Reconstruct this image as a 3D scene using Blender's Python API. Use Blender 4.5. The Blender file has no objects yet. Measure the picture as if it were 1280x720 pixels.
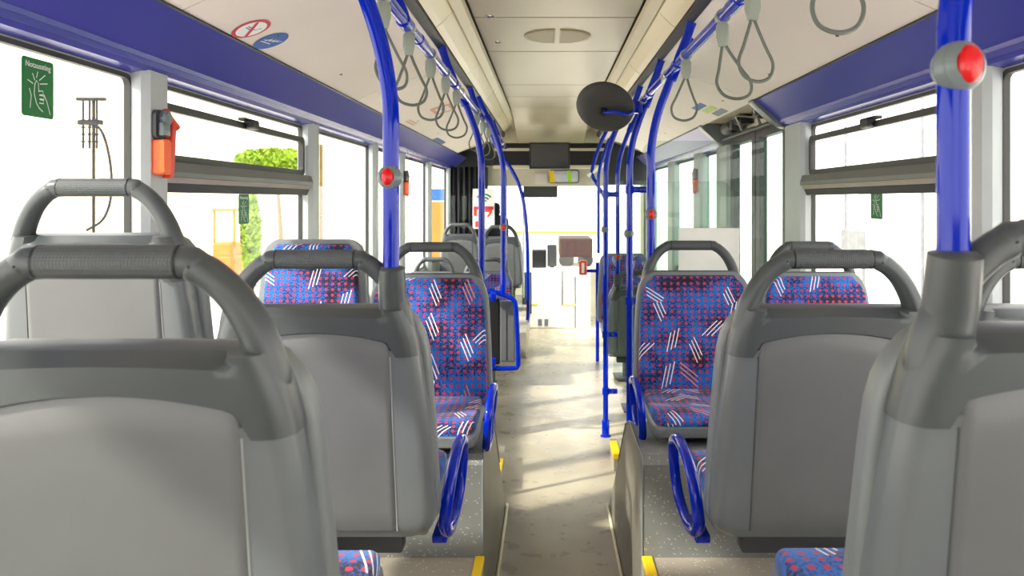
import bpy, bmesh, math, random
from mathutils import Vector, Matrix
random.seed(7)
PI = math.pi
S = bpy.context.scene
COL = S.collection
CAMX, CAMZ, F = -0.03, 1.5, 1000.0

def W(px, py, Y):
    """point at depth Y seen at photo pixel (1280x720 frame)"""
    return Vector((CAMX + (px - 685) / F * Y, Y, CAMZ - (py - 250) / F * Y))

# ------------------------------------------------------------------ materials
def srgb(r, g, b):
    f = lambda c: (c / 255 / 12.92) if c / 255 <= 0.04045 else ((c / 255 + 0.055) / 1.055) ** 2.4
    return (f(r), f(g), f(b), 1.0)

class NT:
    def __init__(self, name):
        self.m = bpy.data.materials.new(name); self.m.use_nodes = True
        self.t = self.m.node_tree; self.n = self.t.nodes; self.l = self.t.links
        self.b = self.n['Principled BSDF']; self.out = self.n['Material Output']
    def node(self, typ, **kw):
        nd = self.n.new(typ)
        for k, v in kw.items(): setattr(nd, k, v)
        return nd
    def set(self, nd, i, v):
        if hasattr(v, 'is_output') or isinstance(v, bpy.types.NodeSocket): self.l.new(v, nd.inputs[i])
        elif v is not None: nd.inputs[i].default_value = v
    def math(self, op, a, b=None, c=None, clamp=False):
        nd = self.node('ShaderNodeMath', operation=op, use_clamp=clamp)
        self.set(nd, 0, a); self.set(nd, 1, b)
        if c is not None: self.set(nd, 2, c)
        return nd.outputs[0]
    def vmath(self, op, a, b=None, scale=None):
        nd = self.node('ShaderNodeVectorMath', operation=op)
        self.set(nd, 0, a)
        if b is not None: self.set(nd, 1, b)
        if scale is not None: self.set(nd, 3, scale)
        return nd.outputs[0]
    def mix(self, fac, a, b):
        nd = self.node('ShaderNodeMix', data_type='RGBA')
        self.set(nd, 0, fac); self.set(nd, 6, a); self.set(nd, 7, b)
        return nd.outputs[2]
    def noise(self, scale, detail=2, vec=None, rough=0.5):
        nd = self.node('ShaderNodeTexNoise'); nd.inputs['Scale'].default_value = scale
        nd.inputs['Detail'].default_value = detail; nd.inputs['Roughness'].default_value = rough
        self.l.new(vec if vec is not None else self.coord(), nd.inputs['Vector'])
        return nd.outputs[0]
    def coord(self):
        if not hasattr(self, '_tc'): self._tc = self.node('ShaderNodeTexCoord')
        return self._tc.outputs['Object']
    def ramp(self, fac, stops):
        nd = self.node('ShaderNodeValToRGB'); self.l.new(fac, nd.inputs[0])
        cr = nd.color_ramp
        while len(cr.elements) < len(stops): cr.elements.new(0.5)
        for e, (p, c) in zip(cr.elements, stops): e.position = p; e.color = c
        return nd.outputs[0]
    def bump(self, h, strength=0.2, dist=0.01):
        nd = self.node('ShaderNodeBump'); nd.inputs['Strength'].default_value = strength
        nd.inputs['Distance'].default_value = dist; self.l.new(h, nd.inputs['Height'])
        self.l.new(nd.outputs[0], self.b.inputs['Normal'])

def plain(name, col, rough=0.5, metal=0.0, var=0.06, vscale=6.0, spec=0.5, bump=0.0, bscale=300, coat=0.0):
    t = NT(name); b = t.b
    c2 = tuple(min(1, x * (1 + var)) for x in col[:3]) + (1,)
    c1 = tuple(x * (1 - var) for x in col[:3]) + (1,)
    n = t.noise(vscale, 3)
    t.l.new(t.ramp(n, [(0.3, c1), (0.7, c2)]), b.inputs['Base Color'])
    b.inputs['Roughness'].default_value = rough; b.inputs['Metallic'].default_value = metal
    b.inputs['Specular IOR Level'].default_value = spec
    b.inputs['Coat Weight'].default_value = coat; b.inputs['Coat Roughness'].default_value = 0.08
    if bump: t.bump(t.noise(bscale, 2), bump, 0.002)
    return t.m

def emitter(name, col, strength):
    t = NT(name); t.b.inputs['Base Color'].default_value = col
    t.b.inputs['Emission Color'].default_value = col; t.b.inputs['Emission Strength'].default_value = strength
    t.b.inputs['Roughness'].default_value = 0.3
    return t.m

def glass(name, tint, refl=0.05):
    t = NT(name); t.n.remove(t.b)
    tr = t.node('ShaderNodeBsdfTransparent'); tr.inputs[0].default_value = tint
    gl = t.node('ShaderNodeBsdfGlossy'); gl.inputs['Roughness'].default_value = 0.02
    lw = t.node('ShaderNodeLayerWeight'); lw.inputs[0].default_value = 0.5
    p = t.math('POWER', lw.outputs['Facing'], 4.0)
    f = t.math('MULTIPLY_ADD', p, 0.22, refl)
    mx = t.node('ShaderNodeMixShader'); t.l.new(f, mx.inputs[0]); t.l.new(tr.outputs[0], mx.inputs[1]); t.l.new(gl.outputs[0], mx.inputs[2])
    t.l.new(mx.outputs[0], t.out.inputs[0])
    return t.m

def fabric(name):
    t = NT(name); b = t.b
    sp = t.node('ShaderNodeSeparateXYZ'); t.l.new(t.coord(), sp.inputs[0])
    oi = t.node('ShaderNodeObjectInfo')
    off = t.math('MULTIPLY', oi.outputs['Random'], 3.0)
    u = sp.outputs[0]; v = t.math('SUBTRACT', sp.outputs[2], sp.outputs[1])
    cmb = t.node('ShaderNodeCombineXYZ'); t.l.new(u, cmb.inputs[0]); t.l.new(v, cmb.inputs[1])
    P = cmb.outputs[0]
    off2 = t.node('ShaderNodeCombineXYZ'); t.l.new(off, off2.inputs[0]); t.l.new(off, off2.inputs[1])
    Q = t.vmath('ADD', P, off2.outputs[0])
    # blotches + speckle
    big = t.noise(9, 1, Q); fine = t.noise(150, 1, Q)
    s = t.math('ADD', t.math('MULTIPLY', big, 0.9), t.math('MULTIPLY', fine, 0.75))
    base = t.ramp(s, [(0.67, srgb(10, 11, 30)), (0.74, srgb(20, 29, 78)), (0.81, srgb(28, 68, 148)), (0.93, srgb(18, 104, 190))])
    # red dots
    d = 0.0255
    fx = t.math('SUBTRACT', t.math('FRACT', t.math('DIVIDE', u, d)), 0.5)
    fy = t.math('SUBTRACT', t.math('FRACT', t.math('DIVIDE', v, d)), 0.5)
    r2 = t.math('ADD', t.math('MULTIPLY', fx, fx), t.math('MULTIPLY', fy, fy))
    wob = t.math('MULTIPLY', t.math('SUBTRACT', fine, 0.5), 0.14)
    dot = t.math('LESS_THAN', t.math('ADD', r2, wob), 0.056)
    c1 = t.mix(dot, base, srgb(184, 34, 78))
    # white / orange stroke clusters
    sc = 7.6
    vo = t.node('ShaderNodeTexVoronoi', voronoi_dimensions='2D'); vo.inputs['Scale'].default_value = 1.0
    vo.inputs['Randomness'].default_value = 0.8
    Qs = t.vmath('SCALE', Q, scale=sc); t.l.new(Qs, vo.inputs['Vector'])
    dl = t.vmath('SCALE', t.vmath('SUBTRACT', Qs, vo.outputs['Position']), scale=1 / sc)
    cs = t.node('ShaderNodeSeparateXYZ'); t.l.new(vo.outputs['Color'], cs.inputs[0])
    ang = t.math('ADD', t.math('MULTIPLY', t.math('FLOOR', t.math('MULTIPLY', cs.outputs[0], 4.0)), 0.55), -0.75)
    vr = t.node('ShaderNodeVectorRotate', rotation_type='Z_AXIS'); t.l.new(dl, vr.inputs['Vector']); t.l.new(ang, vr.inputs['Angle'])
    rs = t.node('ShaderNodeSeparateXYZ'); t.l.new(vr.outputs[0], rs.inputs[0])
    X, Y = rs.outputs[0], rs.outputs[1]
    pit = 0.0135
    k = t.math('ROUND', t.math('DIVIDE', X, pit))
    lx = t.math('ABSOLUTE', t.math('SUBTRACT', X, t.math('MULTIPLY', k, pit)))
    ln = t.math('LESS_THAN', lx, 0.0019)
    ln = t.math('MULTIPLY', ln, t.math('LESS_THAN', t.math('ABSOLUTE', k), 1.5))
    sh = t.math('ABSOLUTE', t.math('ADD', Y, t.math('MULTIPLY', k, 0.012)))
    ln = t.math('MULTIPLY', ln, t.math('LESS_THAN', sh, 0.043))
    ln = t.math('MULTIPLY', ln, t.math('GREATER_THAN', cs.outputs[1], 0.1))
    org = t.math('GREATER_THAN', cs.outputs[2], 0.86)
    lc = t.mix(org, srgb(236, 232, 228), srgb(226, 150, 110))
    t.l.new(t.mix(ln, c1, lc), b.inputs['Base Color'])
    b.inputs['Roughness'].default_value = 0.8
    b.inputs['Sheen Weight'].default_value = 0.15; b.inputs['Sheen Roughness'].default_value = 0.5
    t.bump(fine, 0.15, 0.002)
    return t.m

def speckle(name, base, fleck, amount, rough=0.45, scale=260):
    t = NT(name)
    vo = t.node('ShaderNodeTexVoronoi'); vo.inputs['Scale'].default_value = scale / 2.2; t.l.new(t.coord(), vo.inputs['Vector'])
    sp = t.node('ShaderNodeSeparateXYZ'); t.l.new(vo.outputs['Color'], sp.inputs[0])
    f = t.math('MULTIPLY', t.math('GREATER_THAN', sp.outputs[0], 1 - amount), t.math('LESS_THAN', vo.outputs['Distance'], 0.35))
    n = t.noise(5, 4)
    b0 = t.ramp(n, [(0.3, tuple(x * 0.86 for x in base[:3]) + (1,)), (0.7, tuple(x * 1.1 for x in base[:3]) + (1,))])
    t.l.new(t.mix(f, b0, fleck), t.b.inputs['Base Color'])
    t.b.inputs['Roughness'].default_value = rough
    return t.m

def floor_mat(name):
    t = NT(name)
    n1 = t.noise(1.5, 2); n2 = t.noise(9, 2); n3 = t.noise(160, 2)
    s = t.math('ADD', t.math('MULTIPLY', n1, 0.75), t.math('ADD', t.math('MULTIPLY', n2, 0.10), t.math('MULTIPLY', n3, 0.15)))
    t.l.new(t.ramp(s, [(0.36, srgb(136, 128, 110)), (0.5, srgb(166, 157, 136)), (0.64, srgb(192, 182, 158))]), t.b.inputs['Base Color'])
    t.l.new(t.math('MULTIPLY_ADD', n2, 0.3, 0.16), t.b.inputs['Roughness'])
    return t.m

def grip_mat(name, col):
    t = NT(name)
    sp = t.node('ShaderNodeSeparateXYZ'); t.l.new(t.coord(), sp.inputs[0])
    k = 800.0
    a = t.math('SINE', t.math('MULTIPLY', t.math('ADD', sp.outputs[0], sp.outputs[2]), k))
    c = t.math('SINE', t.math('MULTIPLY', t.math('SUBTRACT', sp.outputs[0], t.math('ADD', sp.outputs[2], sp.outputs[1])), k))
    h = t.math('MULTIPLY', a, c)
    t.l.new(t.mix(t.math('MULTIPLY_ADD', h, 0.5, 0.5), tuple(x * 0.88 for x in col[:3]) + (1,), tuple(x * 1.1 for x in col[:3]) + (1,)), t.b.inputs['Base Color'])
    t.b.inputs['Roughness'].default_value = 0.5
    t.bump(h, 0.35, 0.0015)
    return t.m

M = {}
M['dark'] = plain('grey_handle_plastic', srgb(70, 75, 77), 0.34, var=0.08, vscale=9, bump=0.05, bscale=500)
M['grip'] = grip_mat('textured_grip_plastic', srgb(74, 79, 81))
M['shell'] = plain('grey_shell_plastic', srgb(101, 106, 109), 0.30, var=0.05, vscale=8, bump=0.03, bscale=500)
M['panel'] = plain('warm_grey_panel_plastic', srgb(100, 102, 103), 0.36, var=0.07, vscale=7, bump=0.05, bscale=600)
M['pan'] = plain('seat_pan_plastic', srgb(112, 117, 119), 0.4)
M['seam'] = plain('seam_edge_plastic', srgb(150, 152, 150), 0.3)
M['fabric'] = fabric('patterned_bus_fabric')
M['blue'] = plain('blue_pole_lacquer', srgb(0, 34, 172), 0.07, var=0.05, spec=0.36, coat=0.0)
M['navy'] = plain('blue_cove_plastic', srgb(50, 54, 150), 0.34, var=0.05, vscale=3)
M['navylip'] = plain('blue_lip_plastic', srgb(64, 66, 158), 0.25, var=0.04)
M['black'] = plain('black_plastic', srgb(22, 22, 24), 0.45)
M['screen'] = plain('dark_screen_glass', srgb(26, 27, 34), 0.12, coat=0.5)
M['rubber'] = plain('window_rubber', srgb(46, 46, 44), 0.5)
M['frame'] = plain('window_frame_grey', srgb(96, 97, 92), 0.36)
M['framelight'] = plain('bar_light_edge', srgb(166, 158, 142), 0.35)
M['pillar'] = plain('pillar_grey', srgb(176, 182, 182), 0.45, var=0.04)
M['wall'] = plain('side_wall_grey', srgb(158, 160, 156), 0.5)
M['ceil'] = plain('ceiling_centre_panel', srgb(182, 172, 148), 0.32, var=0.03, vscale=2)
M['cream'] = plain('ceiling_side_panel', srgb(226, 216, 206), 0.5, var=0.025, vscale=2.5)
M['mould'] = plain('cream_moulding', srgb(214, 204, 176), 0.4, var=0.03)
M['beige'] = plain('beige_front_panel', srgb(206, 198, 176), 0.5)
M['diff'] = emitter('lamp_diffuser', srgb(226, 212, 176), 0.06)
M['floor'] = floor_mat('bus_floor_vinyl')
M['speck'] = speckle('speckled_step_vinyl', srgb(122, 125, 122), srgb(190, 190, 182), 0.14, scale=380)
M['tan'] = speckle('platform_vinyl', srgb(158, 150, 136), srgb(205, 198, 180), 0.15)
M['box'] = plain('box_side_vinyl', srgb(116, 112, 102), 0.42, var=0.08)
M['yellow'] = plain('yellow_edge_strip', srgb(238, 196, 10), 0.45)
M['white'] = plain('white_panel', srgb(246, 246, 240), 0.4)
M['silver'] = plain('silver_metal', srgb(196, 198, 198), 0.25, 0.8)
M['btn'] = plain('button_housing_grey', srgb(112, 122, 126), 0.3)
M['red'] = emitter('red_button_lens', srgb(205, 4, 16), 0.10)
M['strap'] = plain('strap_grey', srgb(92, 98, 90), 0.4)
M['strapblock'] = plain('strap_block_grey', srgb(140, 148, 138), 0.35)
M['hammer'] = plain('hammer_red', srgb(222, 62, 28), 0.35)
M['hammero'] = plain('hammer_orange', srgb(250, 92, 10), 0.35)
M['green'] = plain('sign_green', srgb(14, 112, 50), 0.5, var=0.02)
M['signwhite'] = plain('sign_white', srgb(236, 240, 236), 0.5, var=0.01)
M['signred'] = plain('sign_red', srgb(200, 40, 62), 0.5, var=0.02)
M['signblue'] = plain('sign_blue', srgb(38, 92, 168), 0.5, var=0.02)
M['signpink'] = plain('sign_salmon', srgb(206, 150, 128), 0.5)
M['signgrey'] = plain('sign_grey', srgb(120, 126, 140), 0.5)
M['lime'] = plain('sign_lime', srgb(186, 206, 120), 0.5)
M['disc'] = plain('mirror_back_black', srgb(52, 52, 50), 0.6)
M['vent'] = plain('vent_beige', srgb(172, 160, 128), 0.5)
M['curtain'] = plain('black_curtain', srgb(36, 36, 40), 0.9, var=0.2)
M['dash'] = plain('charcoal_dash', srgb(58, 60, 64), 0.5)
M['gauze'] = glass('clear_window_glass', (0.97, 0.97, 0.965, 1), 0.03)
M['tint'] = glass('green_tinted_glass', (0.76, 0.83, 0.79, 1), 0.025)
M['screenglass'] = glass('partition_glass', (0.86, 0.91, 0.88, 1), 0.02)
M['ground'] = plain('pale_concrete', srgb(226, 222, 212), 0.8, var=0.08, vscale=1.2)
M['facade'] = plain('white_render', srgb(244, 242, 236), 0.8, var=0.03, vscale=0.6)
M['facadecream'] = plain('cream_render', srgb(252, 240, 196), 0.8, var=0.05, vscale=0.6)
M['orange'] = plain('orange_paint', srgb(235, 110, 0), 0.4)
M['leaf'] = plain('leaf_green', srgb(120, 150, 10), 0.7, var=0.4, vscale=12)
M['bark'] = plain('bark_brown', srgb(110, 86, 50), 0.9)
M['rust'] = plain('weathered_brown', srgb(46, 24, 20), 0.8)
M['winglass'] = plain('far_window_grey', srgb(150, 156, 160), 0.3)

# ------------------------------------------------------------------ mesh helpers
def put(name, bm, mat, parent=None, smooth=None, loc=None, rot=None, **props):
    me = bpy.data.meshes.new(name)
    bmesh.ops.recalc_face_normals(bm, faces=bm.faces[:])
    bm.to_mesh(me); bm.free()
    if mat is not None: me.materials.append(M[mat] if isinstance(mat, str) else mat)
    o = bpy.data.objects.new(name, me); COL.objects.link(o)
    if smooth is not None:
        for p in me.polygons: p.use_smooth = True
        if smooth < 179:
            try: me.set_sharp_from_angle(angle=math.radians(smooth))
            except Exception: pass
    if parent is not None: o.parent = parent
    if loc is not None: o.location = loc
    if rot is not None: o.rotation_euler = rot
    for k, v in props.items(): o[k] = v
    return o

def thing(name, label, cat, loc=(0, 0, 0), rot=(0, 0, 0), group=None):
    o = bpy.data.objects.new(name, None); COL.objects.link(o)
    o.empty_display_size = 0.1; o.location = loc; o.rotation_euler = rot
    tag(o, label, cat, group); return o

def tag(o, label, cat, group=None):
    o['label'] = label; o['category'] = cat
    if group: o['group'] = group
    return o

def struct(o): o['kind'] = 'structure'; return o

def empty_struct(name, loc=(0, 0, 0)):
    o = bpy.data.objects.new(name, None); COL.objects.link(o); o.location = loc
    o['kind'] = 'structure'; return o

def copy_tree(o, parent=None):
    c = o.copy(); COL.objects.link(c); c.parent = parent
    for ch in list(o.children): copy_tree(ch, c)
    return c

def B(): return bmesh.new()

def box(bm, x0, x1, y0, y1, z0, z1, bev=0.0, seg=2):
    x0, x1 = min(x0, x1), max(x0, x1); y0, y1 = min(y0, y1), max(y0, y1); z0, z1 = min(z0, z1), max(z0, z1)
    vs = [bm.verts.new((x, y, z)) for x in (x0, x1) for y in (y0, y1) for z in (z0, z1)]
    idx = [(0, 1, 3, 2), (4, 6, 7, 5), (0, 4, 5, 1), (2, 3, 7, 6), (0, 2, 6, 4), (1, 5, 7, 3)]
    fs = [bm.faces.new([vs[i] for i in f]) for f in idx]
    if bev:
        es = list({e for f in fs for e in f.edges})
        bmesh.ops.bevel(bm, geom=es, offset=bev, segments=seg, profile=0.5, affect='EDGES')
    return bm

def prism(bm, pts, a0, a1, axis='y', bev=0.0):
    """closed polygon (two coordinates) extruded along an axis"""
    def mk(p, a):
        if axis == 'y': return (p[0], a, p[1])
        if axis == 'x': return (a, p[0], p[1])
        return (p[0], p[1], a)
    r0 = [bm.verts.new(mk(p, a0)) for p in pts]; r1 = [bm.verts.new(mk(p, a1)) for p in pts]
    n = len(pts); fs = []
    for i in range(n): fs.append(bm.faces.new((r0[i], r0[(i + 1) % n], r1[(i + 1) % n], r1[i])))
    fs.append(bm.faces.new(r0)); fs.append(bm.faces.new(r1))
    if bev:
        es = list({e for f in fs for e in f.edges})
        bmesh.ops.bevel(bm, geom=es, offset=bev, segments=2, profile=0.5, affect='EDGES')
    return bm

def rrect(x0, x1, z0, z1, r, n=6):
    pts = []
    for cx, cz, a in ((x1 - r, z1 - r, 0), (x0 + r, z1 - r, 90), (x0 + r, z0 + r, 180), (x1 - r, z0 + r, 270)):
        for k in range(n + 1):
            t = math.radians(a + 90 * k / n); pts.append((cx + r * math.cos(t), cz + r * math.sin(t)))
    return pts

def catmull(pts, n=8, closed=False):
    P = [Vector(p) for p in pts]; out = []
    m = len(P); rng = range(m) if closed else range(m - 1)
    for i in rng:
        p0 = P[(i - 1) % m] if closed or i > 0 else P[0] * 2 - P[1]
        p1 = P[i]; p2 = P[(i + 1) % m]
        p3 = P[(i + 2) % m] if closed or i + 2 < m else P[-1] * 2 - P[-2]
        for k in range(n):
            t = k / n
            out.append(0.5 * ((2 * p1) + (p2 - p0) * t + (2 * p0 - 5 * p1 + 4 * p2 - p3) * t * t + (3 * p1 - p0 - 3 * p2 + p3) * t ** 3))
    if not closed: out.append(P[-1])
    return out

def tube(bm, pts, r, seg=12, closed=False, caps=True):
    P = [Vector(p) for p in pts]; n = len(P)
    rad = r if callable(r) else (lambda s: r)
    rings = []; prev = None
    for i in range(n):
        if closed: d = P[(i + 1) % n] - P[(i - 1) % n]
        else: d = P[min(i + 1, n - 1)] - P[max(i - 1, 0)]
        d.normalize()
        if prev is None:
            a = Vector((0, 0, 1)) if abs(d.z) < 0.9 else Vector((0, 1, 0))
            nx = d.cross(a).normalized()
        else:
            nx = (prev - d * prev.dot(d)).normalized()
        prev = nx; ny = d.cross(nx)
        rr = rad(i / max(1, n - 1))
        ra, rb = (rr if isinstance(rr, tuple) else (rr, rr))
        rings.append([bm.verts.new(P[i] + nx * (ra * math.cos(2 * PI * k / seg)) + ny * (rb * math.sin(2 * PI * k / seg))) for k in range(seg)])
    for i in range(n if closed else n - 1):
        A, C = rings[i], rings[(i + 1) % n]
        for k in range(seg): bm.faces.new((A[k], A[(k + 1) % seg], C[(k + 1) % seg], C[k]))
    if caps and not closed: bm.faces.new(rings[0]); bm.faces.new(rings[-1])
    return bm

def lathe(bm, prof, seg=24, mat=None):
    """profile (r, h) revolved about +z, optionally transformed"""
    rings = []
    for r, h in prof:
        if r < 1e-6: rings.append([bm.verts.new((0, 0, h))])
        else: rings.append([bm.verts.new((r * math.cos(2 * PI * k / seg), r * math.sin(2 * PI * k / seg), h)) for k in range(seg)])
    for A, C in zip(rings, rings[1:]):
        for k in range(seg):
            a, b = A[k % len(A)], A[(k + 1) % len(A)]; c, d = C[(k + 1) % len(C)], C[k % len(C)]
            vs = []
            for v in (a, b, c, d):
                if v not in vs: vs.append(v)
            if len(vs) > 2: bm.faces.new(vs)
    if mat is not None:
        vs = [v for r_ in rings for v in r_]
        bmesh.ops.transform(bm, matrix=mat, verts=vs)
    return bm

def aim(loc, d):
    """matrix taking +z to direction d at loc"""
    return Matrix.Translation(loc) @ Vector(d).normalized().to_track_quat('Z', 'Y').to_matrix().to_4x4()

def loft(bm, rings, cap0=True, cap1=True):
    R = [[bm.verts.new(p) for p in r] for r in rings]; n = len(R[0])
    for A, C in zip(R, R[1:]):
        for k in range(n): bm.faces.new((A[k], A[(k + 1) % n], C[(k + 1) % n], C[k]))
    if cap0: bm.faces.new(R[0])
    if cap1: bm.faces.new(R[-1])
    return bm

def text_bm(txt, size, extrude=0.0006, align='CENTER'):
    cu = bpy.data.curves.new('lettering', 'FONT'); cu.body = txt; cu.size = size; cu.extrude = extrude
    cu.align_x = align; cu.align_y = 'CENTER'; cu.resolution_u = 3
    o = bpy.data.objects.new('lettering', cu); COL.objects.link(o)
    bpy.context.view_layer.update()
    me = bpy.data.meshes.new_from_object(o)
    bm = bmesh.new(); bm.from_mesh(me)
    bpy.data.objects.remove(o); bpy.data.curves.remove(cu); bpy.data.meshes.remove(me)
    return bm

# ------------------------------------------------------------------ the shell of the bus
FLY0, FLY1 = -1.7, 10.3
bm = B(); box(bm, -1.25, 1.25, FLY0, FLY1, -0.05, 0.0); struct(put('floor', bm, 'floor'))

LPIL = [(2.24, 2.37), (3.80, 3.93), (5.2, 5.30), (6.16, 6.30), (7.6, 7.74), (9.14, 9.3)]
RPIL = [(2.16, 2.29), (3.73, 4.0), (5.28, 5.62), (6.2, 6.5), (7.6, 7.9), (9.2, 9.4)]
WT, WB = 1.852, 0.86

def side_wall(name, s, spans):
    bm = B()
    for y0, y1, z0, z1 in spans: box(bm, s * 1.2, s * 1.22, y0, y1, z0, z1)
    return struct(put(name, bm, 'wall'))
side_wall('wall_left', -1, [(FLY0, FLY1, -0.02, WB), (FLY0, FLY1, WT, 2.36)])
side_wall('wall_right', 1, [(FLY0, 3.98, -0.02, WB), (5.3, 8.0, -0.02, WB), (FLY0, FLY1, WT + 0.06, 2.36), (FLY0, 3.98, WT, WT + .06), (5.3, FLY1, WT, WT + .06)])

tn = [0]
def trim(bm, mat, smooth=None):
    tn[0] += 1
    return struct(put('trim_%d' % tn[0], bm, mat, smooth=smooth))
def pillar_bm(s, y0, y1, z0=0.6, z1=1.866, p=0.05):
    return prism(B(), [(s * 1.22, y0), (s * (1.2 - p * 0.6), y0), (s * (1.2 - p), y0 + 0.015), (s * (1.2 - p), y1 - 0.015), (s * (1.2 - p * 0.6), y1), (s * 1.22, y1)], z0, z1, 'z')
for y0, y1 in LPIL: trim(pillar_bm(-1, y0, y1), 'pillar')
for y0, y1 in RPIL: trim(pillar_bm(1, y0, y1), 'pillar')

# ceiling: flat centre panel with raised seam plates, sloped down towards the front
ceil = empty_struct('ceiling')
CH = 0.355
def cz(y): return 2.30 if y < 6.9 else 2.30 - 0.19 * ((y - 6.9) / 1.7) ** 1.5
ys = [-1.7, 0.3, 1.9, 3.52, 3.55, 4.30, 4.33, 5.55, 5.58, 6.2, 6.23, 6.9, 7.3, 7.7, 8.1, 8.6]
seams = [(3.50, 3.515), (4.30, 4.315), (5.55, 5.565), (6.20, 6.215), (1.7, 1.715)]
edges = [-1.7]
for a, b in sorted(seams): edges += [a, b]
edges.append(6.9)
def panel(y0, y1, nm='ceiling_panel'):
    bm = B(); box(bm, -CH, CH, y0, y1, 2.30, 2.315, 0.003, 1)
    o = put(nm, bm, 'ceil', ceil); o['kind'] = 'structure'
for a, b in zip(edges[0::2], edges[1::2]): panel(a, b)
bm = B()
n = 9; ring = [6.905 + (8.6 - 6.905) * i / n for i in range(n + 1)]
A = [(y, cz(y)) for y in ring] + [(y, cz(y) + 0.015) for y in reversed(ring)]
prism(bm, A, -CH, CH, 'x'); o = put('ceiling_front_curve', bm, 'ceil', ceil); o['kind'] = 'structure'
bm = B(); box(bm, -1.26, 1.26, FLY0, FLY1, 2.36, 2.40); o = put('roof_skin', bm, 'wall', ceil); o['kind'] = 'structure'
bm = B(); box(bm, -CH - .02, CH + .02, FLY0, 8.6, 2.318, 2.33); o = put('panel_backing', bm, 'black', ceil); o['kind'] = 'structure'
for s in (-1, 1):
    # cream moulding between centre panel and lamp strip
    bm = B(); prism(bm, [(s * .362, 2.295), (s * .366, 2.268), (s * .402, 2.245), (s * .408, 2.262), (s * .38, 2.315)], FLY0, 8.6)
    o = put('cream_moulding', bm, 'mould', ceil); o['kind'] = 'structure'
    # black channel
    bm = B(); prism(bm, [(s * .478, 2.172), (s * .505, 2.152), (s * .515, 2.19), (s * .485, 2.21)], FLY0, 8.4)
    o = put('black_channel', bm, 'black', ceil); o['kind'] = 'structure'
    # lamp box back
    bm = B(); prism(bm, [(s * .39, 2.30), (s * .50, 2.21), (s * .51, 2.225), (s * .40, 2.315)], FLY0, 8.5)
    o = put('lamp_backing', bm, 'mould', ceil); o['kind'] = 'structure'
    # side panel, slightly bowed
    x0, z0, x1, z1 = .508, 2.155, 1.0, 1.995
    prof = []
    for i in range(9):
        t = i / 8; prof.append((s * (x0 + (x1 - x0) * t), z0 + (z1 - z0) * t + 0.018 * math.sin(PI * t)))
    top = [(x, z + 0.012) for x, z in reversed(prof)]
    segs = [(FLY0, 0.2), (0.206, 2.1), (2.106, 4.0), (4.006, 6.0), (6.006, 8.5)]
    for a, b in segs:
        bm = B(); prism(bm, prof + top, a, b); o = put('side_panel', bm, 'cream', ceil, smooth=30); o['kind'] = 'structure'
    # panel screws
    for k, y in enumerate([0.5, 1.2, 1.9, 2.6, 3.4, 4.3, 5.4, 6.4]):
        for t in (0.82,):
            xx = s * (x0 + (x1 - x0) * t); zz = z0 + (z1 - z0) * t + 0.018 * math.sin(PI * t)
            bm = B(); lathe(bm, [(0, -0.002), (0.007, -0.002), (0.007, 0.004)], 12, Matrix.Translation((xx, y, zz)))
            o = put('panel_screw', bm, 'black', ceil); o['kind'] = 'structure'

# lamp diffusers: each moulded cover is a lamp of its own
LY = [-1.6, -0.4, 0.8, 2.0, 3.2, 4.4, 5.6, 6.8, 8.0]
names = {-1: 'above the straps over the patterned window seat side', 1: 'above the pole with the black round mirror'}
for s in (-1, 1):
    for k in range(len(LY) - 1):
        bm = B()
        prof = [(s * .405, 2.262), (s * .43, 2.234), (s * .455, 2.208), (s * .478, 2.19)]
        mid = [(s * .40, 2.268), (s * .41, 2.28)]
        P = prof + [(s * .482, 2.2), (s * .41, 2.28)]
        prism(bm, P, LY[k] + 0.004, LY[k + 1] - 0.004)
        o = put('lamp_diffuser', bm, 'diff')
        tag(o, 'cream sloped ceiling lamp cover in the row beside the handrail with %s' % ('five hanging straps' if s < 0 else 'the round black mirror'), 'ceiling lamp',
            'lamp covers by the strap rail' if s < 0 else 'lamp covers by the mirror rail')

# blue coves
def cove(s, y0, y1):
    P = [(s * 1.0, 1.995), (s * 1.112, 1.895), (s * 1.2, 1.895), (s * 1.2, 2.02), (s * 1.0, 2.004)]
    trim(prism(B(), P, y0, y1), 'navy')
    P = [(s * 1.112, 1.8945), (s * 1.116, 1.883), (s * 1.128, 1.886), (s * 1.134, 1.872), (s * 1.15, 1.876), (s * 1.158, 1.864), (s * 1.2, 1.856), (s * 1.2, 1.8945)]
    trim(prism(B(), P, y0, y1), 'navylip')
    bm = B(); box(bm, s * .99, s * 1.004, y0, y1, 1.994, 2.006); trim(bm, 'black')
cove(-1, FLY0, 9.5); cove(1, FLY0, 3.98); cove(1, 5.42, 9.3)
# front and rear end walls
bm = B(); box(bm, -1.26, 1.26, FLY1, FLY1 + .06, -0.02, .62); box(bm, -1.26, 1.26, FLY1, FLY1 + .06, 1.98, 2.4)
for s in (-1, 1): box(bm, s * 1.26, s * 1.16, FLY1, FLY1 + .06, .6, 2.0)
struct(put('wall_front', bm, 'beige'))
bm = B(); box(bm, -1.26, 1.26, FLY0 - .06, FLY0, -0.02, 1.42); box(bm, -1.26, 1.26, FLY0 - .06, FLY0, 2.0, 2.4)
for s in (-1, 1): box(bm, s * 1.26, s * 1.1, FLY0 - .06, FLY0, 1.0, 2.05)
struct(put('wall_rear', bm, 'wall'))

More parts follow.
